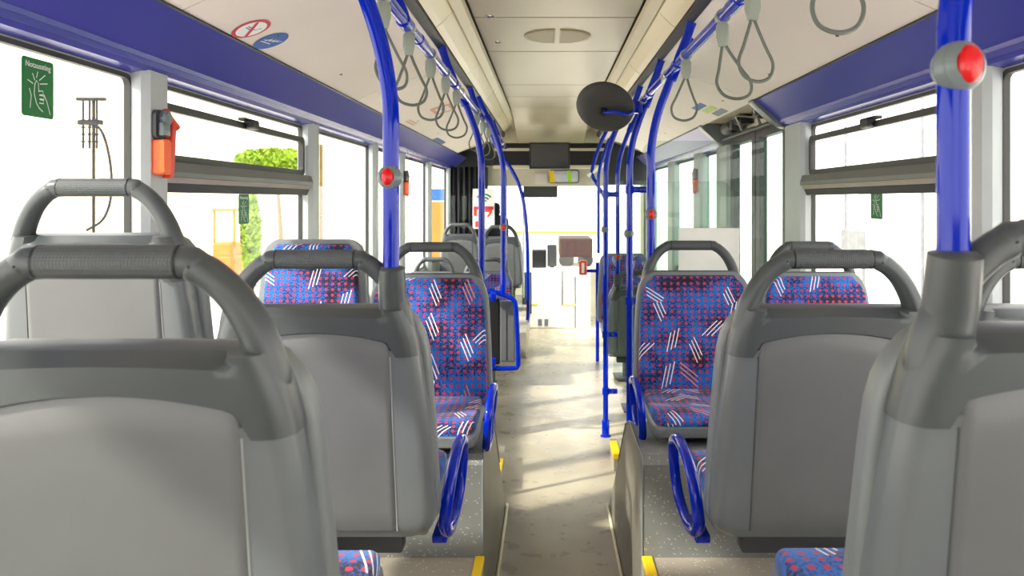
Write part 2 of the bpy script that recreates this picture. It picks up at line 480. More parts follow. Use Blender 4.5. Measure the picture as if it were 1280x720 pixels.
# ------------------------------------------------------------------ windows
wn = [0]
def frame_bm(bm, s, y0, y1, z0, z1, w, xa, xb, r=0.03):
    """ring frame in the side wall plane"""
    xs = (s * xa, s * xb)
    o_ = rrect(y0, y1, z0, z1, r); i_ = rrect(y0 + w, y1 - w, z0 + w, z1 - w, max(r - w * .5, .008))
    V = [[bm.verts.new((x, p[0], p[1])) for p in q] for x in xs for q in (o_, i_)]
    n = len(o_)
    for a, b in ((0, 1), (2, 3), (0, 2), (1, 3)):
        for k in range(n): bm.faces.new((V[a][k], V[a][(k + 1) % n], V[b][(k + 1) % n], V[b][k]))
    return bm
def pane(parent, s, y0, y1, z0, z1, mat='gauze', x=1.207):
    bm = B(); box(bm, s * x, s * (x + .005), y0, y1, z0, z1); o = put('pane', bm, mat, parent); o['kind'] = 'structure'; return o
def window(s, y0, y1, hopper=False, mat='gauze', z0=WB, z1=WT):
    wn[0] += 1
    w = empty_struct('window_%d' % wn[0])
    bm = B(); frame_bm(bm, s, y0, y1, z0, z1, .013, 1.198, 1.216, .03); o = put('window_frame', bm, 'rubber', w, smooth=30); o['kind'] = 'structure'
    if not hopper:
        pane(w, s, y0 + .01, y1 - .01, z0 + .01, z1 - .01, mat); return w
    zb0, zb1 = 1.535, 1.615
    pane(w, s, y0 + .01, y1 - .01, z0 + .01, zb0 + .01, mat)
    bm = B(); prism(bm, [(s * 1.15, zb1 - .03), (s * 1.158, zb1), (s * 1.218, zb1), (s * 1.218, zb0 + .034), (s * 1.15, zb0 + .034)], y0 - .012, y1 + .012)
    o = put('middle_bar', bm, 'frame', w); o['kind'] = 'structure'
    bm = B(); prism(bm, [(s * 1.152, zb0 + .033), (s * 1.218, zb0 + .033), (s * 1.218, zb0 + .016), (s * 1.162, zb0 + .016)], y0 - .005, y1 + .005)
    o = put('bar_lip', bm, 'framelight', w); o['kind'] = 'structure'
    bm = B(); prism(bm, [(s * 1.165, zb0 + .015), (s * 1.218, zb0 + .015), (s * 1.218, zb0 - .012), (s * 1.175, zb0 - .012)], y0 + .005, y1 - .005)
    o = put('bar_foot', bm, 'rubber', w); o['kind'] = 'structure'
    # tilting top light, leaning in a little at its top
    bm = B(); frame_bm(bm, s, y0 + .02, y1 - .02, zb1, 1.795, .024, 1.182, 1.2, .03)
    h = put('hopper_frame', bm, 'rubber', w, smooth=30); h['kind'] = 'structure'
    pane(w, s, y0 + .03, y1 - .03, zb1 + .01, 1.785, mat, 1.188)
    ym = (y0 + y1) / 2
    bm = B(); box(bm, s * 1.155, s * 1.19, ym - .04, ym + .04, 1.772, 1.806, .006); box(bm, s * 1.15, s * 1.175, ym - .05, ym - .02, 1.775, 1.79, .003)
    box(bm, s * 1.17, s * 1.2, ym - .07, ym + .07, 1.80, 1.812, .003)
    o = put('latch', bm, 'black', w); o['kind'] = 'structure'
    return w
window(-1, -0.9, 2.25)
window(-1, 2.36, 3.81, True)
window(-1, 3.92, 5.21); window(-1, 5.29, 6.17); window(-1, 6.29, 7.61); window(-1, 7.73, 9.15); window(-1, 9.29, 10.25)
window(1, -0.9, 2.17)
window(1, 2.28, 3.74, True)
window(1, 5.6, 6.22, False, 'tint'); window(1, 6.48, 7.62, False, 'tint'); window(1, 7.88, 9.22, False, 'tint', .2); window(1, 9.38, 10.25, False, 'tint', .2)
# windscreen and rear screen
wn[0] += 1
w = empty_struct('window_%d' % wn[0])
bm = B(); box(bm, -1.16, 1.16, FLY1 + .02, FLY1 + .03, .6, 2.0); o = put('windscreen_pane', bm, 'gauze', w); o['kind'] = 'structure'
wn[0] += 1
w = empty_struct('window_%d' % wn[0])
bm = B(); box(bm, -1.1, 1.1, FLY0 - .03, FLY0 - .02, 1.41, 2.01); o = put('rear_pane', bm, 'gauze', w); o['kind'] = 'structure'

# ------------------------------------------------------------------ middle door: two narrow glazed leaves
def door_leaf(parent, y0, y1):
    bm = B(); frame_bm(bm, 1, y0, y1, 0.03, 1.93, .075, 1.17, 1.215, .03); o = put('door_leaf', bm, 'dash', parent, smooth=30); o['kind'] = 'structure'
    pn = pane(o, 1, y0 + .05, y1 - .05, .08, 1.88, 'tint', 1.19)
d = empty_struct('door_1')
door_leaf(d, 4.02, 4.62); door_leaf(d, 4.64, 5.26)
# open mechanism compartment over the door
comp = thing('door_gear_compartment', 'open grey compartment above the middle door with arms and motor inside', 'compartment')
bm = B(); box(bm, 1.0, 1.2, 3.99, 5.41, 2.01, 2.03); box(bm, 1.185, 1.2, 3.99, 5.41, 1.92, 2.03); put('back_panel', bm, 'beige', comp)
for y0, y1 in ((3.97, 4.06), (5.33, 5.42)):
    P = [(.985, 1.99), (1.02, 1.955), (1.08, 1.90), (1.13, 1.866), (1.2, 1.85), (1.2, 2.02), (.985, 2.005)]
    bm = B(); prism(bm, P, y0, y1, 'y', .004); put('end_cap', bm, 'shell', comp, smooth=40)
bm = B(); lathe(bm, [(0, 0), (.035, 0), (.04, .01), (.04, .2), (.03, .22), (0, .22)], 20, aim((1.12, 4.95, 1.955), (0, 1, 0))); box(bm, 1.09, 1.16, 4.88, 4.95, 1.93, 1.99, .006)
put('door_motor', bm, 'dash', comp, smooth=40)
for y in (4.3, 4.7):
    bm = B(); box(bm, 1.1, 1.18, y, y + .14, 1.95, 2.005, .008); put('gear_block', bm, 'black', comp)
    bm = B(); tube(bm, [(1.08, y + .02, 1.995), (1.15, y + .12, 1.90)], .010, 8); put('gear_arm', bm, 'silver', comp, smooth=60)
bm = B(); tube(bm, [(1.13, 4.06, 1.90), (1.13, 5.33, 1.90)], .011, 8); put('drive_rod', bm, 'dash', comp, smooth=60)
bm = B(); tube(bm, catmull([(1.06, 4.2, 1.995), (1.1, 4.4, 1.96), (1.08, 4.7, 1.99), (1.12, 5.0, 1.95), (1.08, 5.25, 1.995)], 8), .006, 8); put('cable', bm, 'black', comp, smooth=60)

# ------------------------------------------------------------------ platforms and boxes
def platform(name, x0, x1, y0, y1, z, mat='tan'):
    bm = B(); box(bm, x0, x1, y0, y1, 0.0, z); return struct(put(name, bm, mat))
platform('platform', -1.2, -0.235, FLY0, 2.56, .36); platform('platform', .27, 1.2, FLY0, 2.56, .36)
platform('platform', -1.2, -0.27, FLY0, 1.5, .43); platform('platform', .29, 1.2, FLY0, 1.5, .43)
platform('platform', -1.2, -0.74, 1.5, 2.5, .50)
for x0, x1 in ((-.262, -.232), (.268, .302)):
    bm = B(); prism(bm, rrect(x0, x1, .352, .368, .004, 3), 1.5, 2.545); o = put('edge_strip', bm, 'yellow'); struct(o)
def wheel_box(s, xi):
    """seat box over the wheel: speckled riser to the rear, vinyl flank along the aisle"""
    x1 = s * 1.2; xi = s * xi
    P = [(2.55, .0), (2.55, .655), (2.57, .685), (2.95, .685), (3.08, .64), (3.42, .38), (3.92, .0)]
    bm = B(); prism(bm, P, xi, x1, 'x'); o = struct(put('wheel_box', bm, 'box', smooth=20))
    o.data.materials.append(M['speck'])
    for f in o.data.polygons:
        if abs(f.normal.y + 1) < .1 or f.center.z > .66: f.material_index = 1
    # pale edge moulding on the aisle corner
    bm = B(); tube(bm, [(xi, y, z) for y, z in P[:-1]], .0035, 8); q = put('box_edge', bm, 'pan', o, smooth=60); q['kind'] = 'structure'
    bm = B(); tube(bm, [(xi - s * .008, 2.55, .008), (xi - s * .008, 3.92, .008)], .008, 8); q = put('box_foot', bm, 'mould', o, smooth=60); q['kind'] = 'structure'
wheel_box(-1, .238); wheel_box(1, .27)
# low steps with yellow corners beyond the boxes
for s, x, y in ((1, .335, 4.42), (-1, .278, 4.1)):
    bm = B(); box(bm, s * x, s * 1.2, y, y + (.3 if s > 0 else .5), 0, .09); struct(put('platform', bm, 'tan'))
    bm = B(); box(bm, s * (x - .004), s * (x + .035), y - .004, y + .25, .07, .096); box(bm, s * (x + .03), s * (x + .2), y - .004, y + .03, .07, .096); struct(put('edge_strip', bm, 'yellow'))

# ------------------------------------------------------------------ seats
TH = math.radians(6.0); CT, ST = math.cos(TH), math.sin(TH)
Z0 = .43
def back(u, t, v): return Vector((u, t * CT - v * ST, Z0 + v * CT + t * ST))
def interp(pts, v):
    for (a, wa), (b, wb) in zip(pts, pts[1:]):
        if v <= b: return wa + (wb - wa) * max(0, (v - a)) / (b - a)
    return pts[-1][1]
def half_w(v): return interp([(-.006, .205), (0, .218), (.012, .229), (.04, .236), (.2, .227), (.34, .211), (.378, .206), (.41, .2), (.44, .191), (.475, .177), (.6, .17)], v)
def frame_w(v): return interp([(-.006, .2), (.0, .22), (.02, .236), (.1, .236), (.2, .231), (.3, .227), (.38, .219), (.41, .212), (.435, .200), (.455, .182), (.466, .160), (.6, .150)], v)
def ringprof(w, t0, t1, rr, rf, n=6, mid=14):
    """cross-section of the back, counter-clockwise from rear-left; returns (u, t)"""
    P = []
    for cx, cy, a, r in ((-w + rr, t0 + rr, 180, rr), (w - rr, t0 + rr, 270, rr), (w - rf, t1 - rf, 0, rf), (-w + rf, t1 - rf, 90, rf)):
        for k in range(n + 1):
            t = math.radians(a + 90 * k / n); P.append((cx + r * math.cos(t), cy + r * math.sin(t)))
        if a == 180:
            for k in range(1, mid): P.append((-w + rr + (2 * w - 2 * rr) * k / mid, t0))
    return P
def cover_low(u):
    a = abs(u)
    if a < .134: return .428 - .017 * (a / .134) ** 2
    if a < .152: return .411 - .033 * (1 - math.sqrt(max(0, 1 - ((a - .134) / .018) ** 2)))
    return .378

def make_seat(handle=True, socket=0, arm=1, text=True):
    root = bpy.data.objects.new('bus_seat', None); COL.objects.link(root); root.empty_display_size = .1
    top = .472 if handle else .56
    # shell
    vs = [-.006, 0, .008, .02, .04, .08, .14, .2, .26, .32, .36, .39] if handle else [-.006, 0, .008, .02, .04, .1, .2, .3, .4, .48, .53, .555, .57, .576]
    rings = []
    for v in vs:
        w = half_w(min(v, .5)); q = 1.0
        if v < .02: q = .6 + .4 * (v + .006) / .026
        if not handle and v > .53: w *= 1 - .25 * ((v - .53) / .046) ** 2
        tt = .012 * (1 - q) * 2
        rings.append([back(u, t, v) for u, t in ringprof(w, tt, .058, .028, .012)])
    bm = B(); loft(bm, rings); put('back_shell', bm, 'shell', root, smooth=40)
    # rear panel with rounded top corners
    nu, nv = 26, 20; bm = B(); G = []
    for i in range(nv + 1):
        row = []
        for j in range(nu + 1):
            k = -1 + 2 * j / nu
            k = math.copysign(1 - (1 - abs(k)) ** 1.6, k)
            wv = .158 - .008 * (i / nv)
            u = k * wv
            vtop = (cover_low(u * .152 / wv * .985) - .003) if handle else .50 - .03 * (abs(u) / .14) ** 6
            v = .012 + (vtop - .012) * (i / nv)
            e = min(1.0, (1 - abs(k)) * wv / .006)
            e2 = min(1.0, (nv - i) / 1.0, i / 1.0)
            row.append(bm.verts.new(back(u, .0015 - .0055 * min(e, e2), v)))
        G.append(row)
    for i in range(nv):
        for j in range(nu): bm.faces.new((G[i][j], G[i][j + 1], G[i + 1][j + 1], G[i + 1][j]))
    bp = put('back_panel', bm, 'panel', root, smooth=50)
    # welts along the panel sides: one pale, the other coloured dark as groove shadow
    for s in (-1, 1):
        bm = B(); tube(bm, [back(s * (.1585 - .0078 * i / 12), .0002, .012 + .366 * i / 12) for i in range(13)], .0015, 6)
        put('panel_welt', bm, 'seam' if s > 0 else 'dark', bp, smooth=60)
    if handle:
        # dark cover wrapping the top of the shell
        P0 = ringprof(1, 0, .058, .028, .012)
        rings = []
        steps = [-.012, 0, .06, .2, .4, .6, .75, .85, .93, .97, 1.0]
        for f in steps:
            r = []
            prof = ringprof(half_w(.43) + .0035, -.0062, .062, .032, .014, mid=28)
            wb = half_w(.43) + .0035
            for (u, t) in prof:
                lo = cover_low(u)
                v = lo + (top - lo) * f
                w = half_w(v) + .0035; uu = u * w / wb
                if f < 0: t = t + (.008 if t < .03 else -.004)
                if f > .9 and not (t < .02 and abs(uu) < .15): 
                    pass
                if abs(uu) < .136 and t < .03 and f >= .75:
                    t = t + .030 * ((f - .75) / .25)
                r.append(back(uu, t, v))
            rings.append(r)
        bm = B(); loft(bm, rings); cv = put('handle_cover', bm, 'dark', root, smooth=38)
        if text:
            tb = text_bm('Mercedes-Benz', .0165, .0008)
            R = Matrix.Rotation(PI / 2 - TH * -1, 4, 'X')
            for v_ in tb.verts:
                x, y, z = v_.co
                v_.co = back(x, -.0046 - z, .4385 + y)
            put('lettering', tb, 'shell' if False else 'grip', cv)
        # grab handle
        path = [(.178, .405, .026, .020), (.175, .44, .0255, .022), (.167, .474, .0235, .021), (.155, .503, .0220, .020), (.137, .532, .0203, .019), (.115, .554, .0192, .0185), (.096, .5655, .0186, .0185), (.078, .5705, .0186, .0187)]
        full = path + [(-u, v, ra, rb) for u, v, ra, rb in reversed(path)]
        pts = catmull([back(u, .030, v) for u, v, _, _ in full], 6)
        def rad(s):
            q = min(s, 1 - s) * (len(full) - 1); k = min(int(q), 6); f = min(1, q - k)
            return (path[k][3] + (path[k + 1][3] - path[k][3]) * f, path[k][2] + (path[k + 1][2] - path[k][2]) * f)
        bm = B(); tube(bm, pts, rad, 16); gh = put('grab_handle', bm, 'dark', root, smooth=60)
        bm = B(); n = 18
        tube(bm, [back(-.078 + .156 * i / n, .030, .5708) for i in range(n + 1)], lambda s: (.0194, .0194), 18)
        put('grip', bm, 'grip', gh, smooth=50)
        for e in (-.0785, .0785):
            bm = B(); tube(bm, [back(e - .0012, .030, .5708), back(e + .0012, .030, .5708)], .0198, 18); put('grip_seam', bm, 'black', gh)
    # front frame that carries the upholstery
    rings = []
    vv = [-.006, 0, .02, .06, .15, .25, .33, .38, .41, .435, .455, .466] if handle else [-.006, 0, .02, .06, .15, .25, .35, .43, .49, .53, .56, .578, .586]
    for v in vv:
        w = frame_w(v) if handle else (interp([(-.006, .2), (.02, .232), (.3, .222), (.53, .205), (.56, .192), (.578, .17), (.586, .15)], v))
        rings.append([back(u, t, v) for u, t in ringprof(w, .046, .090 + .012 * max(0, 1 - max(v, 0) / .25), .012, .012)])
    bm = B(); loft(bm, rings); put('back_frame', bm, 'pan', root, smooth=45)
    # upholstery of the backrest
    zt = .446 if handle else .560
    rings = []
    N = 16
    for i in range(N + 1):
        f = i / N; v = .0 + zt * f
        w = (frame_w(v) - .016) if handle else .2 - .02 * f
        if handle and f > .86: w = frame_w(.38) - .016 - .012 * (f - .86) / .14
        if f > .86: w -= .03 * ((f - .86) / .14) ** 2.2
        bulge = .018 * math.sin(PI * min(1, f * 1.05)) ** .7 if f < .95 else .004
        lum = .010 * math.sin(PI * f * 2) if f < .5 else 0
        prof = ringprof(w, .070, .098 + bulge + lum, .006, .014)
        rings.append([back(u, t, v) for u, t in prof])
    for q, (dv, sc) in enumerate(((.006, .96), (.010, .86))):
        v = zt + dv; w = (.165 if handle else .155) * sc
        rings.append([back(u, t, v) for u, t in ringprof(w, .072, .092 - .006 * q, .006, .008)])
    bm = B(); loft(bm, rings); put('backrest_cushion', bm, 'fabric', root, smooth=45)
    # seat cushion and pan (top edge z = .47)
    def seat_ring(y, w, z0, z1, r):
        return [Vector((x, y, z)) for x, z in rrect(-w, w, z0, z1, r, 5)]
    rings = []
    for y, w, z0, z1, r in ((.075, .19, .425, .462, .012), (.09, .2, .42, .468, .016), (.16, .204, .42, .455, .016), (.28, .205, .42, .456, .016), (.39, .206, .42, .470, .016), (.45, .202, .42, .468, .018), (.478, .188, .425, .454, .012), (.486, .178, .43, .446, .006)):
        rings.append(seat_ring(y, w, z0, z1, r))
    bm = B(); loft(bm, rings); put('seat_cushion', bm, 'fabric', root, smooth=50)
    rings = []
    for y, w, z0, z1, r in ((.07, .195, .405, .43, .01), (.09, .21, .395, .432, .014), (.3, .213, .388, .432, .014), (.44, .211, .38, .432, .016), (.482, .2, .39, .432, .016), (.495, .184, .398, .426, .012)):
        rings.append(seat_ring(y, w, z0, z1, r))
    bm = B(); loft(bm, rings); put('seat_pan', bm, 'pan', root, smooth=45)
    # pedestal frame
    bm = B(); box(bm, -.15, .15, .1, .15, .35, .392, .006); box(bm, -.15, .15, .3, .35, .35, .392, .006); box(bm, -.03, .03, .04, .40, .31, .345, .006)
    tube(bm, [(0, .2, .005), (0, .2, .33)], .026, 14); box(bm, -.1, .1, .08, .32, 0, .012, .004)
    put('pedestal', bm, 'dash', root, smooth=35)
    if arm:
        x = arm * .238
        loop = [(x, .13, .40), (x + arm * .006, .125, .45), (x + arm * .012, .155, .505), (x + arm * .014, .24, .532), (x + arm * .014, .34, .528), (x + arm * .012, .41, .50), (x + arm * .008, .43, .44), (x + arm * .002, .40, .372), (x, .30, .35), (x, .19, .362)]
        bm = B(); tube(bm, catmull(loop, 6, True), .0135, 12, True)
        box(bm, x - arm * .034, x, .17, .3, .342, .362, .004)
        put('armrest', bm, 'blue', root, smooth=50)
    if socket:
        p0 = back(socket * .153, .03, .44); top_ = Vector((socket * .153, p0.y - .02, Z0 + .557))
        bm = B()
        tube(bm, [p0 + Vector((0, .004, -.012)), p0 + Vector((0, .002, .02)), p0 * .45 + top_ * .55, top_ - Vector((0, 0, .004)), top_], lambda s: .0295 - .003 * s if s < .99 else .019, 18)
        put('pole_socket', bm, 'dark', root, smooth=50)
    return root

P_plain = None
def place(proto, x, y, z, rz, label, used=set()):
    o = proto if proto.name not in used else copy_tree(proto)
    used.add(proto.name)
    o.location = (x, y, z); o.rotation_euler = (0, 0, rz)
    tag(o, label, 'seat', 'bus seats')
    return o
s_r = make_seat(True, 0, 1)       # armrest on its own right
s_l = make_seat(True, 0, -1)
s_n = make_seat(True, 0, 0); s_n.scale = (.92, 1, 1)
s_near = make_seat(True, 0, 0)
s_sr = make_seat(True, 1, 1)      # pole socket on its right corner
s_sl = make_seat(True, -1, 0)
s_flat = make_seat(False, 0, 0)
s_dl = make_seat(True, -1, 0)
XA, XB = -.485, .533
place(s_near, -.52, .925, .43, 0, 'big grey seat back with textured handle, closest of all to the lens')
place(s_sl, .545, .865, .46, 0, 'grey seat back at the photo edge, socket holding the pole with the large button')
place(s_sr, -.497, 1.64, .38, 0, 'grey seat back with the curved blue pole and small round stop button on its corner')
place(s_l, .542, 1.64, .38, 0, 'grey seat back with blue armrest, in front of patterned seat by the speckled step')
place(s_n, -.97, 1.69, .525, 0, 'raised grey window seat back under the green exit sign and orange hammer')
place(s_n, .985, 1.64, .38, 0, 'grey window seat mostly hidden by the large socketed pole, its handle alone showing')
place(s_l, -.472, 3.02, .32, PI, 'patterned seat facing the lens on the box beside the curved blue pole')
place(s_r, XB, 3.13, .32, PI, 'patterned seat facing the lens in front of the door screen, handle above')
place(s_n, .985, 3.08, .32, PI, 'patterned window seat by the tilting window with handle, half hidden by a grey back')
place(s_flat, -.975, 3.25, .32, PI, 'patterned window seat without handle, high fabric back in the sunlight')
place(s_flat, .62, 6.9, .02, PI, 'distant dark patterned seat behind the three blue poles near the red box')
place(s_dl, .605, 5.55, 0, 0, 'distant grey seat back with thin blue pole, behind the floor mounted pole')
place(s_n, -.49, 7.75, .24, 0, 'distant grey seat back by the driver cab, on the aisle')
place(s_n, -.95, 8.35, .24, 0, 'distant grey seat back beside the black curtain')
place(s_dl, -.545, 6.7, 0, PI, 'distant patterned seat behind the black partition with blue rails')
place(s_n, -.985, 6.7, 0, PI, 'distant patterned window seat next to the black partition, pale handle')
for y, s in ((8.0, -1),):
    platform('platform', -1.2, -.24, 7.6, 9.1, .24)
platform('platform', -1.2, -.24, 9.1, FLY1, .28)

# ------------------------------------------------------------------ poles, rails, straps
def stop_button(parent, loc, d, R=.024, lens=True):
    bm = B(); lathe(bm, [(0, -.026), (.014, -.024), (.021, -.015), (R - .001, -.006), (R - .0022, -.0045), (R, -.003), (R + .0005, .004), (R - .0008, .0095), (R - .0022, .0105), (R - .002, .012), (R - .007, .018), (R - .010, .019)], 28, aim(loc, d))
    h = put('stop_button', bm, 'btn', parent, smooth=35)
    Dn = Vector(d).normalized()
    if lens:
        bm = B(); lathe(bm, [(R - .009, -.002), (R - .0095, .003), (R - .013, .007), (0, .0095)], 24)
        bmesh.ops.scale(bm, vec=(.82, 1.15, 1), verts=bm.verts)
        bmesh.ops.transform(bm, matrix=aim(Vector(loc) + Dn * .017, d), verts=bm.verts)
        put('button_lens', bm, 'red', h, smooth=40)
    return h
def pole_path(x, y, zb, s, top=2.13, straight=False):
    pts = [Vector((x, y, zb)), Vector((x, y, zb + (1.70 - zb) * .5)), Vector((x, y, 1.66))]
    if straight: return [Vector((x, y, zb)), Vector((x, y, top))]
    arc = catmull([(x, y, 1.60), (x + s * .002, y, 1.70), (x + s * .018, y, 1.80), (x + s * .045, y, 1.89), (x + s * .085, y, 1.99), (x + s * .125, y, 2.07), (x + s * .155, y, 2.14)], 6)
    return pts[:2] + arc
def pole(label, x, y, zb, button=None, bd=(0, -1, 0), flange=False, lens=True, r=.0165, clamps=(), group=None, bR=.024):
    s = 1 if x > 0 else -1
    t = thing('grab_pole', label, 'pole', (x, y, zb), (0, 0, 0), group)
    off = Vector((x, y, zb))
    bm = B(); tube(bm, [p - off for p in pole_path(x, y, zb, s)], r, 16); put('tube', bm, 'blue', t, smooth=60)
    if flange:
        bm = B(); lathe(bm, [(0, 0), (.034, 0), (.034, .006), (.024, .010), (.023, .10), (.019, .105), (.0, .106)], 20); put('foot_flange', bm, 'blue', t, smooth=40)
    bm = B(); lathe(bm, [(.017, -.03), (.021, -.028), (.021, .028), (.017, .03)], 18, aim((s * .09, 0, 2.0 - zb), (s * .4, 0, 1))); put('rail_collar', bm, 'blue', t, smooth=40)
    if button is not None:
        D = Vector(bd).normalized()
        stop_button(t, Vector((0, 0, button - zb)) + D * .006, D, bR, lens)
    for z, ln in clamps:
        bm = B(); lathe(bm, [(.0165, -.022), (.022, -.02), (.022, .02), (.0165, .022)], 16, Matrix.Translation((0, 0, z - zb)))
        box(bm, .015, .015 + ln, -.010, .010, z - zb - .016, z - zb + .016, .005)
        c = put('glass_clamp', bm, 'blue', t, smooth=40)
        bm = B(); lathe(bm, [(0, 0), (.007, 0), (.007, .004), (0, .005)], 10, aim((.015 + ln * .5, -.010, z - zb), (0, -1, 0))); put('clamp_screw', bm, 'dash', c)
    return t
pole('curved blue pole with round stop button, rising from a grey seat corner', -.344, 1.60, 1.345, W(0, 222, 1.6).z, (-.12, -1, .05))
pole('thick blue pole with the largest stop button at the picture edge', .393, .835, 1.425, 1.638, (.22, -1, .02), bR=.0265)
pole('blue pole with red stop button behind the patterned seat beside the door screen', .376, 3.16, 1.24, W(0, 268, 3.1).z, (0, -1, 0))
pole('blue pole carrying the black round mirror', .385, 4.07, 0.05, W(0, 292, 4.07).z, (-.8, .55, 0), flange=True, lens=False, clamps=((W(0, 237, 4.07).z, .085), (W(0, 376, 4.07).z, .06)))
pole('blue floor mounted pole with flanged foot standing in the aisle', .336, 5.08, 0.0, W(0, 287, 5.08).z, (-1, .3, 0), flange=True, lens=False, clamps=((W(0, 243, 5.08).z, .07), (W(0, 418, 5.08).z, .06), (W(0, 489, 5.08).z, .06)))
pole('thin distant blue pole on a far grey seat, tiny red button', .452, 5.535, .965, W(0, 322, 5.5).z, (0, -1, 0), r=.015)
pole('farthest thin blue pole beside the windscreen and red box', .405, 6.9, 1.04, None, flange=False, r=.014)
pole('blue pole at the corner of the black partition', -.362, 4.0, .10, None, flange=True)
pole('blue pole standing on the partition rail, its red button before the far seats', -.307, 4.95, W(629, 369, 4.95).z, W(0, 284, 4.95).z, (0, -1, 0))
pole('distant blue pole with the lower red button, beside the cab seat', -.392, 6.72, .965, W(0, 315, 6.72).z, (0, -1, 0))

def rail(label, s, x, y0, y1, brackets):
    t = thing('hand_rail', label, 'handrail', (x, y0, 2.0))
    bm = B(); tube(bm, [(0, 0, 0), (0, y1 - y0, 0)], .0165, 16); put('tube', bm, 'blue', t, smooth=60)
    for y in brackets:
        bm = B(); tube(bm, catmull([(0, y - y0, .0), (s * .01, y - y0 + .01, .03), (s * .035, y - y0 + .02, .09), (s * .055, y - y0 + .02, .15), (s * .06, y - y0 + .02, .165)], 5), lambda f: .017 if f < .6 else .017 + .008 * (f - .6), 12)
        lathe(bm, [(.0168, -.035), (.021, -.032), (.021, .032), (.0168, .035)], 16, aim((0, y - y0, 0), (0, 1, 0)))
        put('bracket', bm, 'blue', t, smooth=45)
    for y in [b + .28 for b in brackets]:
        bm = B(); lathe(bm, [(.0168, -.05), (.019, -.048), (.019, .048), (.0168, .05)], 16, aim((0, y - y0, 0), (0, 1, 0))); put('sleeve', bm, 'silver' if y > 3 else 'blue', t, smooth=45)
    return t
RLX, RRX = -.432, .446
rail('blue ceiling handrail with five straps beside the no smoking sticker', -1, RLX, -1.2, 7.6, [.9, 2.25, 3.45, 4.7, 5.7, 6.7])
rail('blue ceiling handrail leading to the round black mirror', 1, RRX, -1.2, 5.6, [.6, 1.75, 2.95, 3.75, 4.6])

def strap(s, x, y, rz, label, swing=0.0, side=0.0):
    t = thing('strap_hanger', label, 'strap', (x, y, 2.0), (0, 0, rz), 'hanging straps')
    bm = B(); lathe(bm, [(.017, -.012), (.0205, -.011), (.0205, .011), (.017, .012)], 16, aim((0, 0, 0), (math.sin(rz), math.cos(rz), 0))); put('clamp_ring', bm, 'strapblock', t, smooth=40)
    rings = []
    for z, w, d in ((-.016, .012, .011), (-.026, .017, .013), (-.056, .017, .013), (-.082, .011, .010)):
        rings.append([Vector((px, py, z)) for px, py in rrect(-w, w, -d, d, .006, 3)])
    bm = B(); loft(bm, rings); put('strap_block', bm, 'strapblock', t, smooth=35)
    H = .226; w = .045
    L = [(0, -.07), (-.012, -.10), (-.030, -.145), (-w, -.182), (-.034, -.214), (0, -H), (.034, -.214), (w, -.182), (.030, -.145), (.012, -.10), (0.003, -.07)]
    bm = B(); tube(bm, catmull([(a - side * (b + .07), swing * (b + .07) + .004 * (a > 0), b) for a, b in L], 6), (lambda f: (.0043, .0026)), 10); put('loop', bm, 'strap', t, smooth=60)
    return t
lab = {0: 'grey hanging strap nearest the lens on the strap rail, beside the curved pole', 1: 'second hanging strap along the rail from the curved pole',
       2: 'third hanging strap along the rail from the curved pole', 3: 'fourth hanging strap along the rail from the curved pole', 4: 'fifth hanging strap from the curved pole, last before the next pole'}
for k, (y, rz, sw) in enumerate(((1.95, .75, .0), (2.31, .25, .0), (2.74, -.2, .0), (3.14, .35, 0), (3.52, -.1, 0))):
    strap(-1, RLX, y, rz, lab[k], sw, .22 if k == 0 else .06 * (k % 2))
for k, (y, rz) in enumerate(((4.5, .5), (4.95, -.3), (5.4, .2))):
    strap(-1, RLX, y, rz, ['distant hanging strap just past the second blue pole', 'distant hanging strap between two far poles', 'farthest hanging strap before the dark screen'][k])
for k, (y, rz, sw) in enumerate(((1.31, .1, 0), (1.86, .25, .06), (2.18, -.35, 0), (2.76, .05, 0))):
    strap(1, RRX, y, rz, ['hanging strap whose loop alone hangs in from the top edge', 'wide hanging strap loop before the light ceiling panel, block above the frame', 'hanging strap with grey block, overlapping the wide loop', 'hanging strap closest to the mirror arm'][k], sw, (0, .05, .26, -.05)[k])

# black round mirror on its arm
t = thing('round_mirror', 'black round mirror seen from behind on a blue arm', 'mirror', W(756, 135, 3.98))
nrm = Vector((-.22, -.74, -.64))
bm = B(); lathe(bm, [(0, .028), (.05, .026), (.10, .018), (.135, .006), (.146, -.004), (.146, -.012), (.140, -.016), (0, -.016)], 40, aim((0, 0, 0), nrm)); put('mirror_back', bm, 'disc', t, smooth=35)
bm = B(); lathe(bm, [(0, -.017), (.138, -.017), (.10, -.032), (.05, -.04), (0, -.043)][::-1], 40, aim((0, 0, 0), nrm)); put('mirror_glass', bm, 'silver', t, smooth=60)
ctr = nrm.normalized() * .045
cl = W(798, 134, 4.05) - W(756, 135, 3.98)
bm = B(); lathe(bm, [(0, .0), (.022, 0), (.022, .012), (.014, .034), (0, .036)], 16, aim(ctr * .45, nrm)); put('swivel', bm, 'black', t, smooth=40)
bm = B(); tube(bm, catmull([ctr + Vector((.005, -.012, .002)), ctr + Vector((.06, -.05, .0)), ctr + Vector((.12, -.04, -.01)), cl + Vector((-.012, -.02, 0)), cl], 8), .009, 12)
lathe(bm, [(.0, -.032), (.023, -.03), (.023, .03), (.0, .032)], 16, Matrix.Translation(cl)); put('mirror_arm', bm, 'blue', t, smooth=50)

